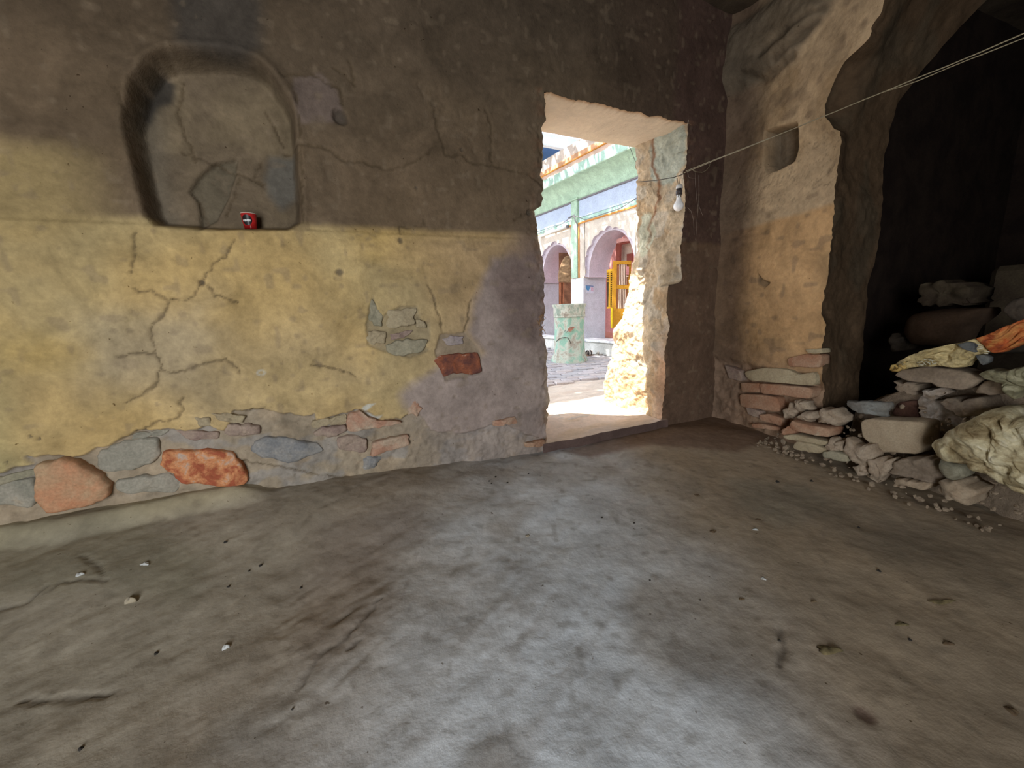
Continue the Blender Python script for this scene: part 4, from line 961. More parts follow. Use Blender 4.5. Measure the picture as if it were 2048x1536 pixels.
leftR = [(1137,535),(1139,518),(1136,505),(1129,496),(1120,489.5),(1113,487.5)]; apexL = (1106, 483.5)
wL = fb([apexL], F0)[0][0]; AL0 = fb(leftR+[apexL], F0); 
q_ = fb([(1141,555),(1140,530),(1137,512),(1130.5,498),(1121,489.5),(1113,488)], F0)
def mirror_prof(P, wc):
    P = P.copy(); P[:, 0] = 2*wc-P[:, 0]; return P
Pm = mirror_prof(q_, wL); ap = fb([apexL], F0)[0]
seq = np.vstack([Pm, ap[None]]); pts = []
for i in range(len(seq)-1):
    a_, b_ = seq[i], seq[i+1]; d_ = b_-a_; L = np.linalg.norm(d_)+1e-9; nrm = np.array([-d_[1], d_[0]])/L
    for k in range(5): s = k/5; pts.append(a_+d_*s+nrm*(.18*L)*4*s*(1-s))
pts.append(seq[-1]); pts = np.array(pts); AL = np.vstack([pts, np.stack([2*wL-pts[:-1, 0][::-1], pts[:-1, 1][::-1]], -1)]); AL[:, 1] = np.maximum(AL[:, 1], Z1)
DP = .50                                      # thickness of the arcade
def spandrel(prof, wa, wb, ztop, parent, name='spandrel'):
    n = len(prof); vs = []; fs = []
    ins = .035
    c = prof[:, 0].mean()
    inner = prof.copy(); 
    top = np.stack([np.interp(np.arange(n), [0, n-1], [wa, wb]), np.full(n, ztop)], -1)
    # front face: arch edge joined to the top line (fan of quads), then intrados
    ws = np.clip(prof[:, 0], min(wa, wb), max(wa, wb)); top[:, 0] = ws
    vs += [tuple(B(p[0], F0, p[1])) for p in prof]; vs += [tuple(B(p[0], F0, p[1])) for p in top]
    for i in range(n-1): fs.append((i, i+1, n+i+1, n+i))
    # side strips
    k = len(vs); vs += [tuple(B(wa, F0, Z1)), tuple(B(wa, F0, ztop)), tuple(B(wb, F0, Z1)), tuple(B(wb, F0, ztop))]
    fs.append((k, 0, n, k+1)); fs.append((n-1, k+2, k+3, 2*n-1))
    # back face
    k2 = len(vs); vs += [tuple(B(p[0], F0+DP, p[1])) for p in prof]; vs += [tuple(B(p[0], F0+DP, p[1])) for p in top]
    for i in range(n-1): fs.append((k2+i+1, k2+i, k2+n+i, k2+n+i+1))
    o = mesh_np(name, np.array(vs), fs, K_cream, parent, smooth=False)
    # recessed scalloped rim and plain intrados
    m0 = prof.mean(0); vs = []; fs = []
    rings = [(0, F0), (0, F0+.05), (.10, F0+.055), (.10, F0+DP)]
    wc_ = (prof[0, 0]+prof[-1, 0])/2; hw = abs(prof[-1, 0]-prof[0, 0])/2; zt_ = prof[:, 1].max()
    # smooth inner curve
    tt = np.linspace(0, math.pi, n); inn = np.stack([wc_-(hw-.035)*np.cos(tt), Z1+(zt_-Z1-.06)*np.sin(tt)**.9], -1)
    for r_, (s, d_) in enumerate(rings):
        Q = prof if r_ < 2 else inn
        vs += [tuple(B(p[0], d_, p[1])) for p in Q]
    for r_ in range(3):
        for i in range(n-1): fs.append((r_*n+i, (r_+1)*n+i, (r_+1)*n+i+1, r_*n+i+1))
    o2 = mesh_np('intrados', np.array(vs), fs, K_lilac, parent, smooth=False)
    return o
wpA, wpB = fb([(1143,560),(1168,560)], F0)[:, 0]      # pier between the arches
hwR = AR[-1, 0]-AR[0, 0]; hwL = AL[-1, 0]-AL[0, 0]
piers = [(AL[0, 0]-.34, AL[0, 0]), (wpA, wpB), (AR[-1, 0], AR[-1, 0]+.34)]
AL[:, 0] += wpA-AL[-1, 0] if abs(wpA-AL[-1, 0]) < .3 else 0
piers[0] = (AL[0, 0]-.34, AL[0, 0])
spandrel(AR, AR[0, 0], AR[-1, 0], Z2, TB); spandrel(AL, AL[0, 0], AL[-1, 0], Z2, TB)
for k, (a_, b_) in enumerate(piers):
    boxB('pier', a_, b_, F0, F0+DP, ZB, Z1, K_bluegrey, TB, .004)
    boxB('pier_top', a_+.001, b_-.001, F0+.001, F0+DP, Z1, Z2, K_cream, TB, .0)
    boxB('marble_slab', a_+.003, b_-.003, F0-.015, F0-.0005, ZB+.035, Z1, K_marble, TB, .002)
# neighbouring bays outside the view: plain wall
boxB('side_wall', -9, AL[0, 0]-.34, F0, F0+DP, ZB, Z2, K_cream, TB, 0); boxB('side_wall', AR[-1, 0]+.34, 2.2, F0, F0+DP, ZB, Z2, K_cream, TB, 0)
# pilasters (green) and orange framing lines
pg0, pg1 = fb([(1145.5,520),(1157,520)], F0)[:, 0]
boxB('pilaster', pg0, pg1, F0-.035, F0, Z1+.01, 2.52, K_green, TB, .004)
boxB('pilaster', AR[-1, 0]+.1, AR[-1, 0]+.22, F0-.035, F0, Z1+.01, 2.52, K_green, TB, .004)
boxB('pilaster', AL[0, 0]-.22, AL[0, 0]-.1, F0-.035, F0, Z1+.01, 2.52, K_green, TB, .004)
boxB('frame_moulding', pg1+.004, pg1+.032, F0-.012, F0, Z1+.01, Z2, K_or, TB, .002)
boxB('frame_moulding', pg1+.004, AR[-1, 0]+.09, F0-.014, F0, Z2-.022, Z2+.004, K_or, TB, .002)
boxB('frame_moulding', AL[0, 0]-.09, pg0-.004, F0-.014, F0, Z2-.022, Z2+.004, K_or, TB, .002)
# green band, lavender frieze, grey strip
boxB('green_band', -9, 2.2, F0-.006, F0+DP, Z2+.004, 2.235, K_dgreen, TB, 0)
boxB('frieze_panel', pg1+.03, AR[-1, 0]+.08, F0-.012, F0, 2.24, 2.50, K_panel, TB, .002)
boxB('frieze_panel', AL[0, 0]-.08, pg0-.02, F0-.012, F0, 2.24, 2.50, K_panel, TB, .002)
boxB('frieze_wall', -9, 2.2, F0, F0+DP, 2.235, 3.2, K_green, TB, 0)
boxB('drip_strip', pg1+.02, AR[-1, 0]+.10, F0-.03, F0, 2.50, 2.522, K_grey, TB, .002)
boxB('drip_strip', AL[0, 0]-.10, pg0-.01, F0-.03, F0, 2.50, 2.522, K_grey, TB, .002)
# concave cornice
def sweepB(name, prof, w0, w1, mat, smooth=True, n=2):
    ws = np.linspace(w0, w1, n); P = np.array([[B(w_, d_, z_) for w_ in ws] for d_, z_ in prof]); return grid_mesh(name, P, mat, TB, smooth=smooth)
pr = [(F0-.001, 2.522)]+[(F0-.02-.23*(1-math.cos(a_)), 2.522+.275*math.sin(a_)) for a_ in np.linspace(0, math.pi/2, 14)]+[(F0-.27, 2.798), (F0-.27, 2.81)]
sweepB('cornice', pr, -9, 2.2, K_green)
boxB('fascia', -9, 2.2, F0-.27, F0, 2.81, 2.94, K_dgreen, TB, .004)
boxB('cornice_rib', pg0-.05, pg1+.03, F0-.05, F0, 2.522, 2.56, K_green, TB, .01)
boxB('pink_band', -9, 2.2, F0-.22, F0, 2.94, 3.03, K_pinkband, TB, .004)
boxB('orange_bead', -9, 2.2, F0-.245, F0, 3.025, 3.04, K_or, TB, .004)
boxB('peach_band', -9, 2.2, F0-.20, F0, 3.04, 3.13, K_brown_band, TB, .004)
boxB('parapet', -9, 2.2, F0-.17, F0+.1, 3.13, 3.31, K_parapet, TB, .006)
# tube light over the left arch
p0, p1 = [B(*(lambda q: (q[0], F0-.05, q[1]))(fb([p], F0-.05)[0])) for p in ((1076, 474), (1134, 453))]
LT = tube('tube_lamp', [p0, p1], .022, matp('lamp_white', (.75, .75, .73), .03), TB, 10); LT['label'] = 'white tube light fitting'
tube('lamp_cap', [p1, p1+(p1-p0)*.03], .027, K_grey, LT, 10)
# corridor behind the arches
boxB('corridor_wall', -3.2, 2.2, 1.45, 1.55, ZB, 2.9, K_pinkw, TB, 0)
boxB('corridor_ceiling', -9, 2.2, F0+DP, F0+DP+.12, 2.5, 2.6, K_parapet, TB, 0)  # cut short so sky light reaches the corridor wall
boxB('corridor_floor_slab', -3.2, 2.2, F0+DP, 1.3, ZB, ZB+.03, matp('red_step', (.42, .18, .13)), TB, 0)
# pale lilac lining on the inner left reveal and its impost ledge
def pixbox(name, poly, dist, th, mat, parent, az=None, bev=0.):
    """a flat rectangular member seen face on: outline in the picture, at its own distance, extruded by th"""
    az = A_PIC if az is None else az
    P0 = CAM+ray(poly[0][0], 613)*dist; pts = [on_plane(x, y, P0[:2], az) for x, y in poly]
    nrm = np.array([-math.cos(az), math.sin(az), 0]); nv = len(pts)
    v = [tuple(p) for p in pts]+[tuple(p+nrm*th) for p in pts]
    f = [tuple(range(nv)), tuple(range(nv, 2*nv))[::-1]]+[(i, nv+i, nv+(i+1) % nv, (i+1) % nv) for i in range(nv)]
    o = mesh_np(name, np.array(v), f, mat, parent, smooth=False)
    bm = bmesh.new(); bm.from_mesh(o.data); bmesh.ops.recalc_face_normals(bm, faces=bm.faces); bm.to_mesh(o.data); bm.free(); return o
A_PIC = math.radians(97)
# maroon frame around a beige niche on the pink wall (az of the corridor wall)
def c9(p): return [(1200+x/17.07, 470+y/17.07) for x, y in p]
pixbox('beige_panel', c9([(660,340),(1040,250),(1080,600),(1080,900),(660,900)]), 6.55, .02, K_beige, TB, A_B)
pixbox('maroon_post', c9([(555,290),(680,270),(665,900),(545,900)]), 6.45, .04, K_maroon, TB, A_B)
pixbox('maroon_lintel', c9([(560,290),(700,230),(900,190),(1000,150),(1030,250),(700,330),(680,345)]), 6.42, .04, K_maroon, TB, A_B)
pixbox('maroon_post', c9([(910,655),(1075,625),(1075,900),(910,900)]), 6.40, .04, K_maroon, TB, A_B)
pixbox('pink_beam', c9([(560,160),(700,95),(930,110),(1000,160),(1000,200),(700,235),(580,280)]), 6.35, .05, matp('pink_beam', (.66, .36, .33)), TB, A_B)
# yellow louvred shutter
def sbox(x0, x1, y0, y1): return c8b([(x0, y0), (x1, y0), (x1, y1), (x0, y1)])
SH = pixbox('shutter', c8b([(818,622),(888,610),(884,640),(820,650)]), 6.05, .03, K_ybr, TB)
pixbox('stile', c8b([(845,640),(860,640),(858,1060),(838,1060)]), 6.05, .03, K_ybr, SH)
pixbox('stile', c8b([(820,1045),(885,1045),(885,1065),(820,1065)]), 6.05, .03, K_ybr, SH)
pixbox('stile', c8b([(880,640),(890,640),(885,1060),(875,1060)]), 6.05, .03, K_ybr, SH)
pixbox('shutter_back', c8b([(816,640),(888,640),(886,1060),(824,1060)]), 6.10, .01, flat('shutter_dark', (.06, .04, .02)), SH)
for k in range(19):
    y = 650+k*21; pixbox('slat', c8b([(862,y),(882,y),(881,y+9),(861,y+9)]), 6.05, .012, K_ybr, SH)
for k in range(6): y = 655+k*20; pixbox('slat', c8b([(818,y),(844,y),(844,y+7),(818,y+7)]), 6.05, .012, K_ybr, SH)
# ochre door leaf standing open: frame rails around two barred openings
DR_ = pixbox('door_leaf', c8b([(890,522),(1098,520),(1092,562),(888,562)]), 5.95, .035, K_yel, TB); DR_['label'] = 'ochre door leaf standing open'
pixbox('stile', c8b([(888,562),(932,562),(925,1070),(880,1070)]), 5.95, .035, K_yel, DR_)
pixbox('stile', c8b([(1066,562),(1095,562),(1075,1070),(1052,1070)]), 5.95, .035, K_yel, DR_)
pixbox('rail', c8b([(930,796),(1085,796),(1084,840),(928,840)]), 5.95, .035, K_yel, DR_)
pixbox('bottom_panel', c8b([(880,1066),(1076,1066),(1060,1120),(1000,1150),(960,1285),(878,1285)]), 5.95, .035, K_yel, DR_)
pixbox('inner_frame', c8b([(930,562),(958,562),(952,796),(926,796)]), 5.96, .02, matp('brown_inner', (.36, .15, .07)), DR_)
pixbox('inner_frame', c8b([(926,840),(948,840),(942,1070),(920,1070)]), 5.96, .02, _mc['brown_inner'], DR_)
pixbox('inner_frame', c8b([(1036,562),(1068,562),(1060,796),(1032,796)]), 5.96, .02, _mc['brown_inner'], DR_)
pixbox('inner_frame', c8b([(1026,840),(1056,840),(1048,1070),(1020,1070)]), 5.96, .02, _mc['brown_inner'], DR_)
pixbox('infill', c8b([(950,562),(1040,562),(1020,1070),(944,1070)]), 6.0, .01, matp('brown_infill', (.34, .19, .12)), DR_)
for k in range(5):
    x = 963+k*18; pixbox('bar', c8b([(x,564),(x+8,564),(x+5,794),(x-3,794)]), 5.94, .012, matp('cream_bar', (.72, .55, .42), .04), DR_)
    x = 955+k*17; pixbox('bar', c8b([(x,842),(x+8,842),(x+5,1064),(x-3,1064)]), 5.94, .012, _mc['cream_bar'], DR_)
pixbox('hanging_tag', c8b([(1040,585),(1070,590),(1068,680),(1036,680)]), 5.93, .01, matp('rose_tag', (.60, .25, .24)), DR_)
pixbox('hanging_tag', c8b([(1040,690),(1064,690),(1063,703),(1040,703)]), 5.93, .01, _mc['cream_bar'], DR_)
pixbox('door_edge', c8b([(868,1060),(882,1060),(880,1285),(866,1285),(862,1150)]), 5.93, .03, matp('yellow_edge', (.80, .62, .03), .04), DR_)
# brown door and brown cloth behind the left arch
pixbox('brown_wall', c8b([(270,430),(420,430),(420,1100),(270,1100)]), 7.3, .05, matp('brown_recess', (.20, .09, .05), .3, sc=4), TB)
pixbox('door_frame', c8b([(276,770),(300,770),(296,1085),(276,1085)]), 7.0, .05, matp('brown_wood', (.30, .11, .055), .2), TB)
pixbox('door_frame', c8b([(318,770),(330,770),(328,1085),(314,1085)]), 6.98, .05, _mc['brown_wood'], TB)
pixbox('door_panel', c8b([(300,770),(318,770),(314,1085),(296,1085)]), 7.02, .03, matp('brown_wood2', (.22, .085, .045), .2), TB)
def PICf(P0):
    def f(a_, d_, z_):
        a_, d_, z_ = np.broadcast_arrays(np.asarray(a_, float), np.asarray(d_, float), np.asarray(z_, float))
        return np.stack([P0[0]+a_*math.sin(A_PIC)-d_*math.cos(A_PIC), P0[1]+a_*math.cos(A_PIC)+d_*math.sin(A_PIC), z_], -1)
    return f
def pic(px, P0):
    out = []
    for x, y in px:
        P = on_plane(x, y, P0[:2], A_PIC); out.append(((P[:2]-P0[:2])@np.array([math.sin(A_PIC), math.cos(A_PIC)]), P[2]))
    return np.array(out)
Pc0 = CAM+ray(1130, 613)*6.9
o = lump('brown_cloth', PICf(Pc0), pic(c8b([(262,760),(268,640),(300,540),(340,470),(400,460),(430,520),(430,770),(330,765)]), Pc0), .05, 0, mat_cloth('brown_cloth', [(.35, (.16, .09, .045)), (.6, (.36, .23, .13))], 5), TB, n=70, bev=.01, rough=.004, seed=201, dome=.02, rings=16, folds=.03, fscale=4, fdir=-.5)
o['label'] = 'brown cloth hung inside the left arch'
# poster on the blue-grey reveal of the pier
Pp = on_plane(1168, 600, B(wpB, F0, 0)[:2], math.atan2(dD[0], dD[1]))
def rev(px):
    out = []
    for x, y in px:
        P = on_plane(x, y, B(wpB+.004, F0, 0)[:2], math.atan2(dD[0], dD[1])); out.append(P)
    return out
PO = grp('poster', tuple(np.mean(rev(c8b([(578,800),(670,890)])), 0)))
def revquad(name, px, off, mat):
    pts = rev(px); nW = np.array([dW[0], dW[1], 0])
    v = [tuple(p+nW*off) for p in pts]+[tuple(p+nW*(off-.002)) for p in pts]; k = len(pts)
    f = [tuple(range(k)), tuple(range(k, 2*k))[::-1]]+[(i, k+i, k+(i+1) % k, (i+1) % k) for i in range(k)]
    return mesh_np(name, np.array(v), f, mat, PO, smooth=False)
revquad('paper', c8b([(575,800),(665,808),(668,890),(578,882)]), .003, matp('poster_paper', (.62, .66, .76)))
revquad('blue_print', c8b([(575,800),(628,803),(622,835),(610,862),(590,856),(578,830)]), .0045, matp('poster_blue', (.10, .28, .50)))
revquad('print_band', c8b([(578,798),(664,806),(662,818),(576,808)]), .0055, matp('poster_blue2', (.16, .24, .42)))
revquad('pink_print', c8b([(635,825),(662,828),(663,868),(636,864)]), .0045, matp('poster_pink', (.62, .45, .55)))
adopt(PO); tag(PO, 'small blue and white poster pasted on the arcade pier', 'poster')
adopt(TB); tag(TB, 'pastel painted temple arcade with scalloped arches across the courtyard', 'building')

# shed roof rising behind the building
SHR = grp('roof_canopy', tuple(CAM+ray(1110, 613)*11))
def far_prism(name, px, dist, th, mat, az):
    return pixbox(name, px, dist, th, mat, SHR, az)
AZR = math.radians(72)
far_prism('roof_sheet', [(1040,258),(1190,285),(1190,306),(1140,296),(1040,278)], 9.6, .04, matp('pale_blue_sheet', (.66, .74, .90), .04), AZR)
far_prism('gutter', [(1040,278),(1140,296),(1140,299.5),(1040,281)], 9.5, .12, matp('white_gutter', (.8, .82, .85), .03), AZR)
far_prism('blue_wall', [(1040,284),(1140,301),(1140,345),(1040,345)], 9.9, .1, flat('dark_blue_sheet', (.04, .085, .17)), AZR)
adopt(SHR); tag(SHR, 'pale blue sheet roof over a dark blue wall, behind the parapet', 'roof')

# ------------------------------------------------------------------ octagonal planter column
PCm = on_floor(1139, 722, GZ)[:2]+np.array([0, .0])
PL_ = grp('planter_pillar', (PCm[0], PCm[1], GZ))
K_tul = mat2('peeling_green_lime', (.26, .44, .34), (.47, .50, .42), 7, .8, lo=.42, hi=.52, third=(.33, .29, .23))
K_tul2 = mat2('worn_grey_lime', (.27, .33, .27), (.50, .50, .42), 11, .8, lo=.42, hi=.55, third=(.28, .24, .19))
def oct_(a, z):
    k = math.pi/4; a2 = (a+.2) % k-k/2; return (math.cos(k/2)/math.cos(a2))*(1+.035*float(fbm(a*3, z*7, 3, 501)))
def oct2(a, z): return oct_(a, z)*(1+.05*max(0, math.sin(a*6))*max(0, .3-z))
sc_ = math.hypot(PCm[0], PCm[1])/FPX
rad = 30*sc_; H = .80
lathe('shaft', [(rad*1.20, -.02), (rad*1.18, .03), (rad*1.06, .10), (rad*.99, .19), (rad*.97, .30), (rad*.96, .45), (rad*.97, .60), (rad*.98, H-.16)], (PCm[0], PCm[1], GZ), K_tul, PL_, 64, True, oct2)
lathe('cap', [(rad*.98, H-.16), (rad*1.03, H-.15), (rad*1.03, H-.10), (rad*1.02, H-.05), (rad*1.10, H-.02), (rad*1.11, H), (rad*.9, H+.004), (rad*.85, H-.02), (0.001, H-.03)], (PCm[0], PCm[1], GZ), K_tul2, PL_, 64, True, oct_)
lathe('moulding', [(rad*1.0, H-.18), (rad*1.045, H-.172), (rad*1.045, H-.155), (rad*1.0, H-.15)], (PCm[0], PCm[1], GZ), K_tul2, PL_, 64, True, oct_)
# fallen-plaster scar and crack
PC3 = CAM+ray(1139, 680)*1; 
def onpot(px, off=.004):
    out = []
    for x, y in px:
        d_ = ray(x, y); A2 = d_[0]**2+d_[1]**2; bq = -2*(PCm[0]*d_[0]+PCm[1]*d_[1]); cq = PCm@PCm-(rad*.985+off)**2
        q2 = bq*bq-4*A2*cq; t_ = (-bq-math.sqrt(max(q2, 0)))/(2*A2); out.append(CAM+d_*t_)
    return out
scar = onpot(c8b([(370,1300),(395,1280),(455,1268),(440,1295),(410,1325),(385,1330)]), .003)
v = [tuple(p) for p in scar]; mesh_np('plaster_scar', np.array(v+[tuple(np.mean(scar, 0)-0.0)]), [(i, (i+1) % 6, 6) for i in range(6)], mat2('scar_brick', (.22, .10, .07), (.34, .17, .12), 20, .5), PL_)
tube('crack', onpot(c8b([(245,1440),(262,1415),(300,1400),(340,1392),(372,1398),(395,1430),(410,1465)]), .001), .005, flat('crack_dark', (.09, .08, .06), 1), PL_, 5)
tube('crack', onpot(c8b([(330,1330),(345,1310),(352,1340),(370,1320)]), .001), .004, flat('crack_dark', None), PL_, 5)
adopt(PL_); tag(PL_, 'stout octagonal planter pillar with peeling green lime wash in the courtyard', 'planter')

# pair of sandals by the step
SB = on_floor(1178, 711, GZ)
SD = grp('sandals', (SB[0], SB[1], GZ)); K_sole = flat('sandal_sole', (.33, .22, .15)); K_strapw = flat('strap_white', (.75, .70, .66)); K_strapk = flat('strap_black', (.05, .04, .035))
def sole(cx, cy, ang, mat, nm):
    pts = [(math.cos(a_)*.075*(1+.12*math.cos(a_)), math.sin(a_)*.042) for a_ in np.linspace(0, 2*math.pi, 20, endpoint=False)]
    vs = []
    for z_ in (0, .014): vs += [(SB[0]+cx+x*math.cos(ang)-y*math.sin(ang), SB[1]+cy+x*math.sin(ang)+y*math.cos(ang), GZ+z_) for x, y in pts]
    fs = [tuple(range(20))[::-1], tuple(range(20, 40))]+[(i, (i+1) % 20, 20+(i+1) % 20, 20+i) for i in range(20)]
    return mesh_np(nm, np.array(vs), fs, mat, SD, smooth=False)
sole(0, 0, .5, K_sole, 'sole'); sole(.14, .03, -.2, flat('sole_grey', (.26, .24, .21)), 'sole')
for off, mt_, w_ in ((-.030, K_strapk, .008), (-.012, K_strapw, .009), (.006, K_strapk, .008), (.022, K_strapw, .007)):
    pts = []
    for a_ in np.linspace(0, math.pi, 11):
        lx = off*1.35+.012*math.sin(a_); ly = .042*math.cos(a_); lz = .012+.065*math.sin(a_); pts.append((SB[0]+lx*math.cos(.5)-ly*math.sin(.5), SB[1]+lx*math.sin(.5)+ly*math.cos(.5), GZ+lz))
    tube('strap', pts, w_*1.25, mt_, SD, 6)
pts = [(SB[0]+.14+.01*math.sin(a_), SB[1]+.03+.038*math.cos(a_), GZ+.012+.03*math.sin(a_)) for a_ in np.linspace(0, math.pi, 9)]
tube('strap', pts, .016, flat('strap_grey', (.27, .25, .22)), SD, 6)
adopt(SD); tag(SD, 'pair of strapped sandals, one with black and white straps, by the temple step', 'sandals')

# wires along the facade
for k, (px, rr) in enumerate([([(1273,396),(1240,417),(1205,428),(1170,440),(1152,432),(1140,436),(1120,450),(1095,460),(1076,468)], .006), ([(1137,436),(1148,430),(1150,440),(1156,452)], .010)]):
    pts = []
    for x, y in px:
        q = fb([(x, y)], F0-.07)[0]; pts.append(B(q[0], F0-.07, q[1]))
    o = tube('cable', pts, rr, K_grey, None, 5)
    o.parent = TB; o.data.transform(Matrix.Translation(-TB.location))
# cables by the door lintel outside
qs = []
for x, y in [(1255,287),(1262,300),(1268,316),(1274,330),(1273,336)]:
    P = on_plane(x, y, PF+.42*dN, A_F); qs.append(P)
o = tube('door_cable', qs, .0018, flat('cable_grey', (.10, .10, .10)), None, 5); tag(o, 'thin cable dangling outside the top right of the doorway', 'cable')

# outer face details of our own house: unseen slab added to block the sun, roof slab, outer wall above the door
K_out = mat2('outer_mud', (.46, .37, .26), (.54, .44, .32), 5, .5)
box_f('sun_block_slab', W, .30, 2.6, NW-.15, NW+.55, 2.36, 2.42, K_out, None, .01); tag(bpy.data.objects['sun_block_slab'], 'unseen slab above the door, added to block the sun', kind='structure')
box_f('wall_front_outer', W, -3.6, 3.4, .10, NW, 1.93, 2.36, K_out, None, 0); tag(bpy.data.objects['wall_front_outer'], 'outer face of the front wall above the door', kind='structure')
box_f('wall_front_core', W, -3.6, 3.4, .06, NW, 2.42, 2.9, K_out, None, 0); tag(bpy.data.objects['wall_front_core'], 'top of the front wall', kind='structure')
box_f('roof_slab', W, -3.9, 3.6, -5.2, NW, 2.76, 2.9, K_out, None, 0); tag(bpy.data.objects['roof_slab'], 'flat earth roof of the room', kind='structure')
# shade tree in the courtyard, left of what the door shows
TR = grp('shade_tree', (-2.6, 6.4, GZ)); K_bark = mat2('bark', (.10, .07, .045), (.18, .13, .09), 20, .8)
base_ = Vector((-2.6, 6.4, GZ)); rngT = random.Random(5)
tube('trunk', [base_, base_+Vector((.1, 0, 1.2)), base_+Vector((.05, .1, 2.6)), base_+Vector((.3, 0, 4.2))], [.22, .18, .16, .12], K_bark, TR, 10)
for k in range(9):
    a_ = k*.7+.3; L = rngT.uniform(1.6, 3.2); s0 = base_+Vector((.15, .05, rngT.uniform(2.8, 4.0)))
    tube('branch', [s0, s0+Vector((math.cos(a_)*L*.5, math.sin(a_)*L*.5, .7)), s0+Vector((math.cos(a_)*L, math.sin(a_)*L, 1.2))], [.08, .05, .02], K_bark, TR, 6)
nlf = 15000; R2 = np.random.RandomState(9)
clus = R2.rand(70, 3)*np.array([6.2, 5.4, 1.7])+np.array([-4.6, 3.75, 4.2])
def over(u0, n0, z_): return W(u0-.5*z_, n0+.14*z_, z_)
ex1 = np.array([over(R2.uniform(-.6, 1.7), R2.uniform(1.0, 1.9), R2.uniform(4.2, 5.2)) for _ in range(34)])
ex2 = np.array([over(R2.uniform(-.4, 2.3), R2.uniform(1.6, 4.2), R2.uniform(4.2, 5.6)) for _ in range(50)])
clus = np.vstack([clus, ex1, ex2]); nlf = 30000
ci = R2.randint(0, len(clus), nlf); c_ = clus[ci]+R2.randn(nlf, 3)*np.array([.42, .42, .26])
nn_ = (c_[:, 0]-PF[0])*dN[0]+(c_[:, 1]-PF[1])*dN[1]
c_ = c_[(nn_-.14*c_[:, 2] > .80)]; v_ = c_-CAM; dz_ = v_@cF; sx_ = 1024+FPX*(v_@cR)/dz_; sy_ = 768-FPX*(v_@cU)/dz_; c_ = c_[~((sx_ > 1040) & (sx_ < 1330) & (sy_ > 225))]; nlf = len(c_)
ax = R2.randn(nlf, 3); ax /= np.linalg.norm(ax, axis=1)[:, None]; bx = np.cross(ax, R2.randn(nlf, 3)); bx /= np.linalg.norm(bx, axis=1)[:, None]
s_ = R2.uniform(.06, .11, (nlf, 1)); vtx = np.stack([c_-ax*s_, c_+bx*s_*.45, c_+ax*s_, c_-bx*s_*.45], 1).reshape(-1, 3)
o = mesh_np('foliage', vtx, np.arange(nlf*4).reshape(-1, 4), mat2('leaf', (.05, .10, .02), (.10, .17, .04), 5, .1), TR, smooth=False); o['kind'] = 'stuff'
adopt(TR); tag(TR, 'broad leafy tree shading the courtyard', 'tree')
# ================================================================== CUP
cpx = on_plane(502, 459, PF+.045*dN, A_F); CUB = cpx.copy(); 
K_red = flat('cup_red', (.62, .025, .025), .35, .5); K_cw = flat('cup_white', (.72, .62, .52), .4); K_ck = flat('cup_black', (.02, .015, .015), .4)
hc = .058; r0, r1 = .021, .028
zc = CUB[2]; cn = (CUB[:2]-PF)@dN; cu = (CUB[:2]-PF)@dU
CP = grp('paper_cup', tuple(CUB))
lathe('cup_body', [(.001, .003), (r0*.96, .003), (r0, 0), (r1, hc), (r1-.001, hc), (r0-.001, .004)], tuple(CUB), K_red, CP, 40)
tr = [(r1+.0012*math.cos(a_), hc+.0012*math.sin(a_)) for a_ in np.linspace(0, 2*math.pi, 9)]
lathe('rolled_rim', tr, tuple(CUB), K_cw, CP, 40)
def cupdecal(name, fn, mat, off=.0003):
    """patch wrapped on the cup: fn gives a list of (angle offset, height 0..1) outline points"""
    pts = fn; az0 = math.atan2(-CUB[1], -CUB[0])
    def P(a_, h_): r_ = r0+(r1-r0)*h_+off; return (CUB[0]+r_*math.cos(az0+a_), CUB[1]+r_*math.sin(az0+a_), CUB[2]+h_*hc)
    c_ = np.mean(pts, 0); rings = 6; n = len(pts); vs = []; fs = []
    for k in range(rings):
        s = 1-k/rings
        for p in pts: q = c_+(np.array(p)-c_)*s; vs.append(P(q[0], q[1]))
    vs.append(P(*c_))
    for k in range(rings-1):
        for i in range(n): fs.append((k*n+i, k*n+(i+1) % n, (k+1)*n+(i+1) % n, (k+1)*n+i))
    for i in range(n): fs.append(((rings-1)*n+i, (rings-1)*n+(i+1) % n, rings*n))
    return mesh_np(name, np.array(vs), fs, mat, CP)
cx_ = -.38
cupdecal('round_emblem', [(cx_+.75*math.cos(a_), .54+.34*math.sin(a_)) for a_ in np.linspace(0, 2*math.pi, 30, endpoint=False)], K_ck)
K_pw = flat('print_white', (.75, .75, .72), .4)
for a0, a1, h0, h1 in ((-1.0, -.86, .46, .56), (-.82, -.70, .45, .57), (-.66, -.54, .44, .58), (-.50, -.38, .45, .56), (-.34, -.22, .45, .58), (-.18, -.04, .44, .58), (0, .14, .45, .57)):
    cupdecal('letter_stroke', [(a0, h0), (a1, h0), (a1, h1), (a0, h1)], K_pw, .0006)
cupdecal('pale_line', [(.02, .02), (.07, .02), (.03, .18), (-.01, .18)], K_cw, .0007)  # thin pale line low on the cup
adopt(CP); tag(CP, 'small red paper cup with a round black emblem, standing in the wall niche', 'cup')

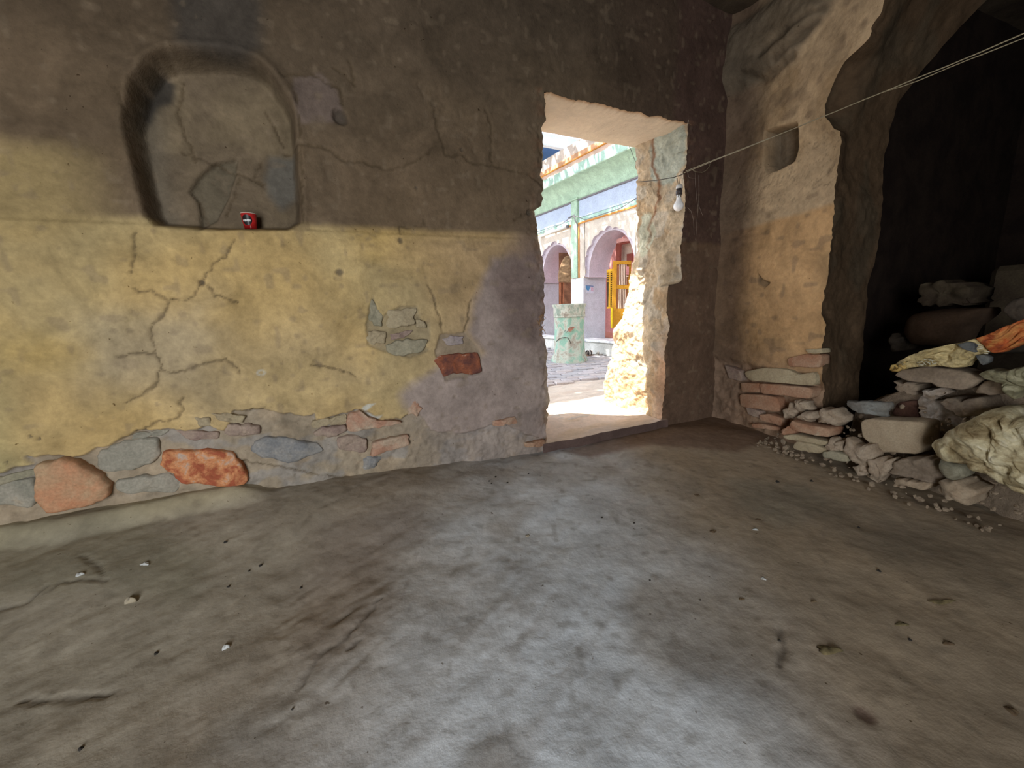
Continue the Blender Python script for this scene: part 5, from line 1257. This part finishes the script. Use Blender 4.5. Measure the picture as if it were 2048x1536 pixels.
# ================================================================== WIRES AND BULB
K_wire = flat('cable_buff', (.30, .26, .17), .5)
def wire(name, ctrl, r, sag, label, mat=K_wire, n=120, seed=0):
    P = [Vector(p) for p in ctrl]; pts = []
    for i in range(len(P)-1):
        for k in range(n):
            s = k/n; q = P[i].lerp(P[i+1], s); w_ = (fbm(np.array([i*5+s*19.]), np.array([seed*3.3]), 3, 600+seed)[0]); w2 = fbm(np.array([i*5+s*19.]), np.array([seed*3.3+9]), 3, 610+seed)[0]
            env = math.sin(math.pi*s); q = q+Vector((0, 0, w_*.012*env+sag*env)); q += Vector((w2*.01*env, 0, 0)); pts.append(q)
    pts.append(P[-1]); o = tube(name, pts, r, mat, None, 6); tag(o, label, 'wire', 'cable strands strung across the room'); return o
Ahk = on_plane(1368, 346, PF-.02*dN, A_F); Bhk = CAM+ray(2075, 55)*.95; Bhk = Ahk+(Bhk-Ahk)*((Ahk[1]+2.02)/(Ahk[1]-Bhk[1]))
Ahk2 = on_plane(1372, 342, PF-.02*dN, A_F)
wire('wire_strand', [Ahk, Bhk], .0017, -.002, 'buff cable strand strung from the door jamb to the upper right, straighter one', seed=1)
wire('wire_strand', [Ahk2, Bhk+np.array([.01, 0, -.006])], .0015, -.012, 'buff cable strand strung from the door jamb to the upper right, sagging one', seed=2)
lp = [on_plane(x, y, PF-.05*dN, A_F) for x, y in [(1420,327),(1418,334),(1412,341),(1404,345),(1394,344),(1386,341)]]
o = tube('wire_tail', lp, .0016, K_wire, None, 6); tag(o, 'short loose loop of cable end beside the door jamb', 'wire')
jb = [on_plane(x, y, PF+n_*dN, A_F) for x, y, n_ in [(1370,346,-.012),(1362,350,.0),(1352,353,.02)]]
P9 = [on_plane(x, y, np.array(PF+.93*dU), A_F-math.pi/2) for x, y in [(1350,354),(1335,357),(1310,361),(1285,363),(1272,364)]]
o = tube('jamb_cable', jb+P9, .0022, flat('cable_dark', (.07, .06, .05)), None, 6); tag(o, 'dark cable running out through the doorway along the jamb', 'cable')
bt = on_plane(1357, 412, PF-.015*dN, A_F); bc = on_plane(1354, 356, PF-.015*dN, A_F)
sc = np.linalg.norm(bt-CAM)/FPX*.9
BL = grp('light_bulb', (bt[0], bt[1], bt[2]-.02))
m, t, b = nodes('bulb_glass'); b.inputs['Base Color'].default_value = (.95, .95, .95, 1); b.inputs['Roughness'].default_value = .25; b.inputs['Subsurface Weight'].default_value = .0; b.inputs['Specular IOR Level'].default_value = .6
rb = 9.2*sc; zb = bt[2]-.0
prof = [(.001, -rb)]+[(rb*math.sin(a_), -rb*math.cos(a_)) for a_ in np.linspace(.2, 2.2, 14)]+[(rb*.52, rb*1.05), (rb*.46, rb*1.5), (rb*.44, rb*1.7)]
lathe('glass', prof, (bt[0], bt[1], zb), m, BL, 28)
lathe('collar', [(rb*.45, rb*1.6), (rb*.48, rb*1.65), (rb*.48, rb*2.2), (rb*.45, rb*2.25)], (bt[0], bt[1], zb), flat('bulb_metal', (.45, .44, .42), .35, .5, .8), BL, 24)
lathe('holder', [(rb*.50, rb*2.1), (rb*.62, rb*2.15), (rb*.62, rb*2.9), (rb*.5, rb*3.1), (rb*.45, rb*3.1), (rb*.45, rb*3.5), (rb*.25, rb*4.2), (.001, rb*4.25)], (bt[0], bt[1], zb), flat('holder_dark', (.06, .05, .05), .4), BL, 24)
lathe('holder_ring', [(rb*.62, rb*3.25), (rb*.66, rb*3.3), (rb*.6, rb*3.9), (rb*.3, rb*4.1)], (bt[0], bt[1], zb), flat('holder_white', (.62, .6, .57), .4), BL, 24)
tube('flex', [(bt[0], bt[1], zb+rb*4.1), (bt[0]+.003, bt[1], zb+rb*5.2), (bt[0]-.002, bt[1], (zb+bc[2])/2+.02), tuple(bc)], .0018, flat('cable_dark', None), BL, 6)
adopt(BL); tag(BL, 'unlit white light bulb hanging from a cable in front of the door jamb', 'bulb')
# cobweb threads on the dark wall beside the bulb
web = []
for k, px in enumerate([[(1390,345),(1391,372),(1393,395),(1396,415),(1394,440),(1391,480)], [(1397,350),(1398,380),(1397,410),(1403,425),(1406,432)], [(1375,345),(1378,355),(1391,358)], [(1375,415),(1382,422),(1387,440),(1388,470)]]):
    web.append([on_plane(x, y, PF-.03*dN, A_F) for x, y in px])
vsA = []; fsA = []
for pts in web:
    o = tube('tmp', pts, .0007, None, None, 4); n0 = len(vsA); vsA += [tuple(v.co) for v in o.data.vertices]; fsA += [tuple(i+n0 for i in p.vertices) for p in o.data.polygons]; bpy.data.objects.remove(o)
o = mesh_np('cobweb', np.array(vsA), fsA, flat('cobweb', (.42, .34, .28)), None); tag(o, 'dusty cobweb threads hanging beside the bulb', 'cobweb', kind='stuff')
# straw and root fibres sticking out at the left jamb
for k, (cx, cy) in enumerate([(1078, 640), (1082, 662)]):
    vsA = []; fsA = []
    for s in range(11):
        x0 = cx+rng.uniform(-6, 4); y0 = cy+rng.uniform(-8, 10); p0 = on_plane(x0, y0, PF-.004*dN, A_F); p1 = on_plane(x0+rng.uniform(0, 12), y0+rng.uniform(-14, 14), PF-.02*dN, A_F)
        mid = (p0+p1)/2+np.array([0, -.01, rng.uniform(-.01, .01)])
        o = tube('tmp', [p0, mid, p1], .0012, None, None, 4); n0 = len(vsA); vsA += [tuple(v.co) for v in o.data.vertices]; fsA += [tuple(i+n0 for i in p.vertices) for p in o.data.polygons]; bpy.data.objects.remove(o)
    o = mesh_np('straw_tuft', np.array(vsA), fsA, flat('straw', (.42, .24, .11)), wall_front); o['kind'] = 'stuff'

# ================================================================== THINGS ON THE FLOOR
def scrap(name, px, size, asp, ang, mat, label, cat, h=.3, group=None, seed=0, n=16):
    P = on_floor(*px, 0.); z0 = floor_z(P[0], P[1])
    P = on_floor(*px, z0); z0 = floor_z(P[0], P[1]); r_ = np.linalg.norm(P-CAM)/FPX*size/2*.85
    vs = []; rg = random.Random(seed)
    prof = [(1, 0), (.92, .45), (.6, .9), (.2, 1.0)]
    for (s, hh_) in prof:
        for k in range(n):
            a_ = 2*math.pi*k/n; j = 1+.22*math.sin(a_*3+seed)+.1*math.sin(a_*7+seed*2); x = math.cos(a_)*r_*s*j*asp; y = math.sin(a_)*r_*s*j
            vs.append((x*math.cos(ang)-y*math.sin(ang), x*math.sin(ang)+y*math.cos(ang), hh_*r_*h*1.2*(1+.3*math.sin(a_*2+seed))))
    fs = [(i*n+k, i*n+(k+1) % n, (i+1)*n+(k+1) % n, (i+1)*n+k) for i in range(3) for k in range(n)]+[tuple(range(3*n, 4*n)), tuple(range(n))[::-1]]
    o = mesh_np(name, np.array(vs), fs, mat); o.location = (P[0], P[1], z0-.0005); tag(o, label, cat, group); return o
K_leaf = mat2('dry_leaf', (.09, .07, .035), (.18, .14, .07), 40, .3); K_chip = flat('white_chip', (.50, .50, .47)); K_blk = flat('black_crumb', (.03, .025, .02), .9); K_peb = mat2('pebble', (.34, .28, .19), (.42, .36, .27), 30, .3); K_dk = mat2('dark_bit', (.08, .05, .03), (.13, .09, .05), 40, .3)
scrap('leaf', (1657, 1301), 36, 1.0, -.3, K_leaf, 'curled dark green-brown leaf on the floor, right of centre', 'leaf', .18, seed=1).scale = (1, .45, 1)
scrap('twig', (1884, 1204), 36, 1., .35, K_leaf, 'short brown twig on the floor near the right edge', 'twig', .12, seed=2).scale = (1, .22, 1)
scrap('leaf', (1896, 1287), 15, 1., -.2, K_dk, 'small dark leaf bit below the twig on the right', 'leaf', .2, seed=3).scale = (1, .5, 1)
scrap('leaf', (1803, 1248), 20, 1., .1, K_leaf, 'faint brown leaf fragment left of the twig', 'leaf', .15, seed=4).scale = (1, .35, 1)
scrap('chip', (1511, 1059), 11, 1., .1, K_chip, 'white chip lying on the floor toward the rubble', 'chip', .3, seed=5).scale = (1, .5, 1)
scrap('chip', (277, 1075), 15, 1., .8, K_chip, 'long white chip at the foot of the left wall', 'chip', .3, seed=6).scale = (1, .45, 1)
scrap('chip', (154, 1132), 11, 1., .2, K_chip, 'small white chip on the floor at the far left', 'chip', .4, seed=7).scale = (1, .7, 1)
scrap('pebble', (452, 1295), 11, 1., .2, K_chip, 'tiny whitish pebble on the bare floor left of centre', 'pebble', .6, seed=8)
scrap('pebble', (258, 1193), 17, 1., .5, K_peb, 'tan pebble at the end of the floor crack on the left', 'pebble', .6, seed=9).scale = (1, .6, 1)
scrap('pebble', (158, 1094), 9, 1., .5, K_peb, 'ochre pebble near the foot of the left wall', 'pebble', .6, seed=10)
scrap('leaf', (1426, 1063), 12, 1., -.6, K_dk, 'dark brown leaf crumb right of the pale path', 'leaf', .4, seed=11).scale = (1, .6, 1)
scrap('leaf', (1394, 991), 10, 1., -.8, K_dk, 'dark leaf crumb nearer the doorway, right of the path', 'leaf', .4, seed=12)
scrap('pebble', (1055, 1072), 9, 1., 0, K_peb, 'small grey pebble in the middle of the pale path', 'pebble', .4, seed=13)
scrap('leaf', (1627, 1203), 10, 1., -.5, K_dk, 'narrow dark leaf bit above the curled leaf', 'leaf', .3, seed=14).scale = (1, .4, 1)
scrap('leaf', (1483, 1198), 10, 1., 0, K_dk, 'brown leaf bit on the floor between path and curled leaf', 'leaf', .3, seed=15).scale = (1, .6, 1)
scrap('leaf', (1515, 1039), 15, 1., -.2, K_dk, 'thin dark leaf lying beside the white chip', 'leaf', .15, seed=16).scale = (1, .3, 1)
scrap('chip', (1527, 1157), 8, 1., 0, K_chip, 'tiny white plastic thread bit below the rubble', 'chip', .3, seed=17)
scrap('dropping', (2024, 1421), 12, 1., -.9, K_dk, 'dark crumb close to the right edge, lower of two', 'crumb', .4, seed=18)
for k, (x, y, s) in enumerate([(447,1067,6),(520,1126,6),(456,1169,5),(602,1175,5),(991,953,5),(1015,965,5),(978,960,4),(983,967,4),(1057,947,4),(652,902,5),(661,901,5),(1559,1281,5),(1268,1046,5),(1204,1035,5),(1623,962,6),(1555,964,7),(1758,1142,6),(161,1498,6),(497,1136,4),(1400,1200,4),(1300,1160,4),(1820,1280,5),(1718,1055,4),(312,1307,6),(585,1418,4)]):
    scrap('crumb', (x, y), s, 1., k, K_blk, 'tiny black crumb scattered on the earth floor', 'crumb', .6, 'black crumbs on the floor', seed=20+k, n=8)
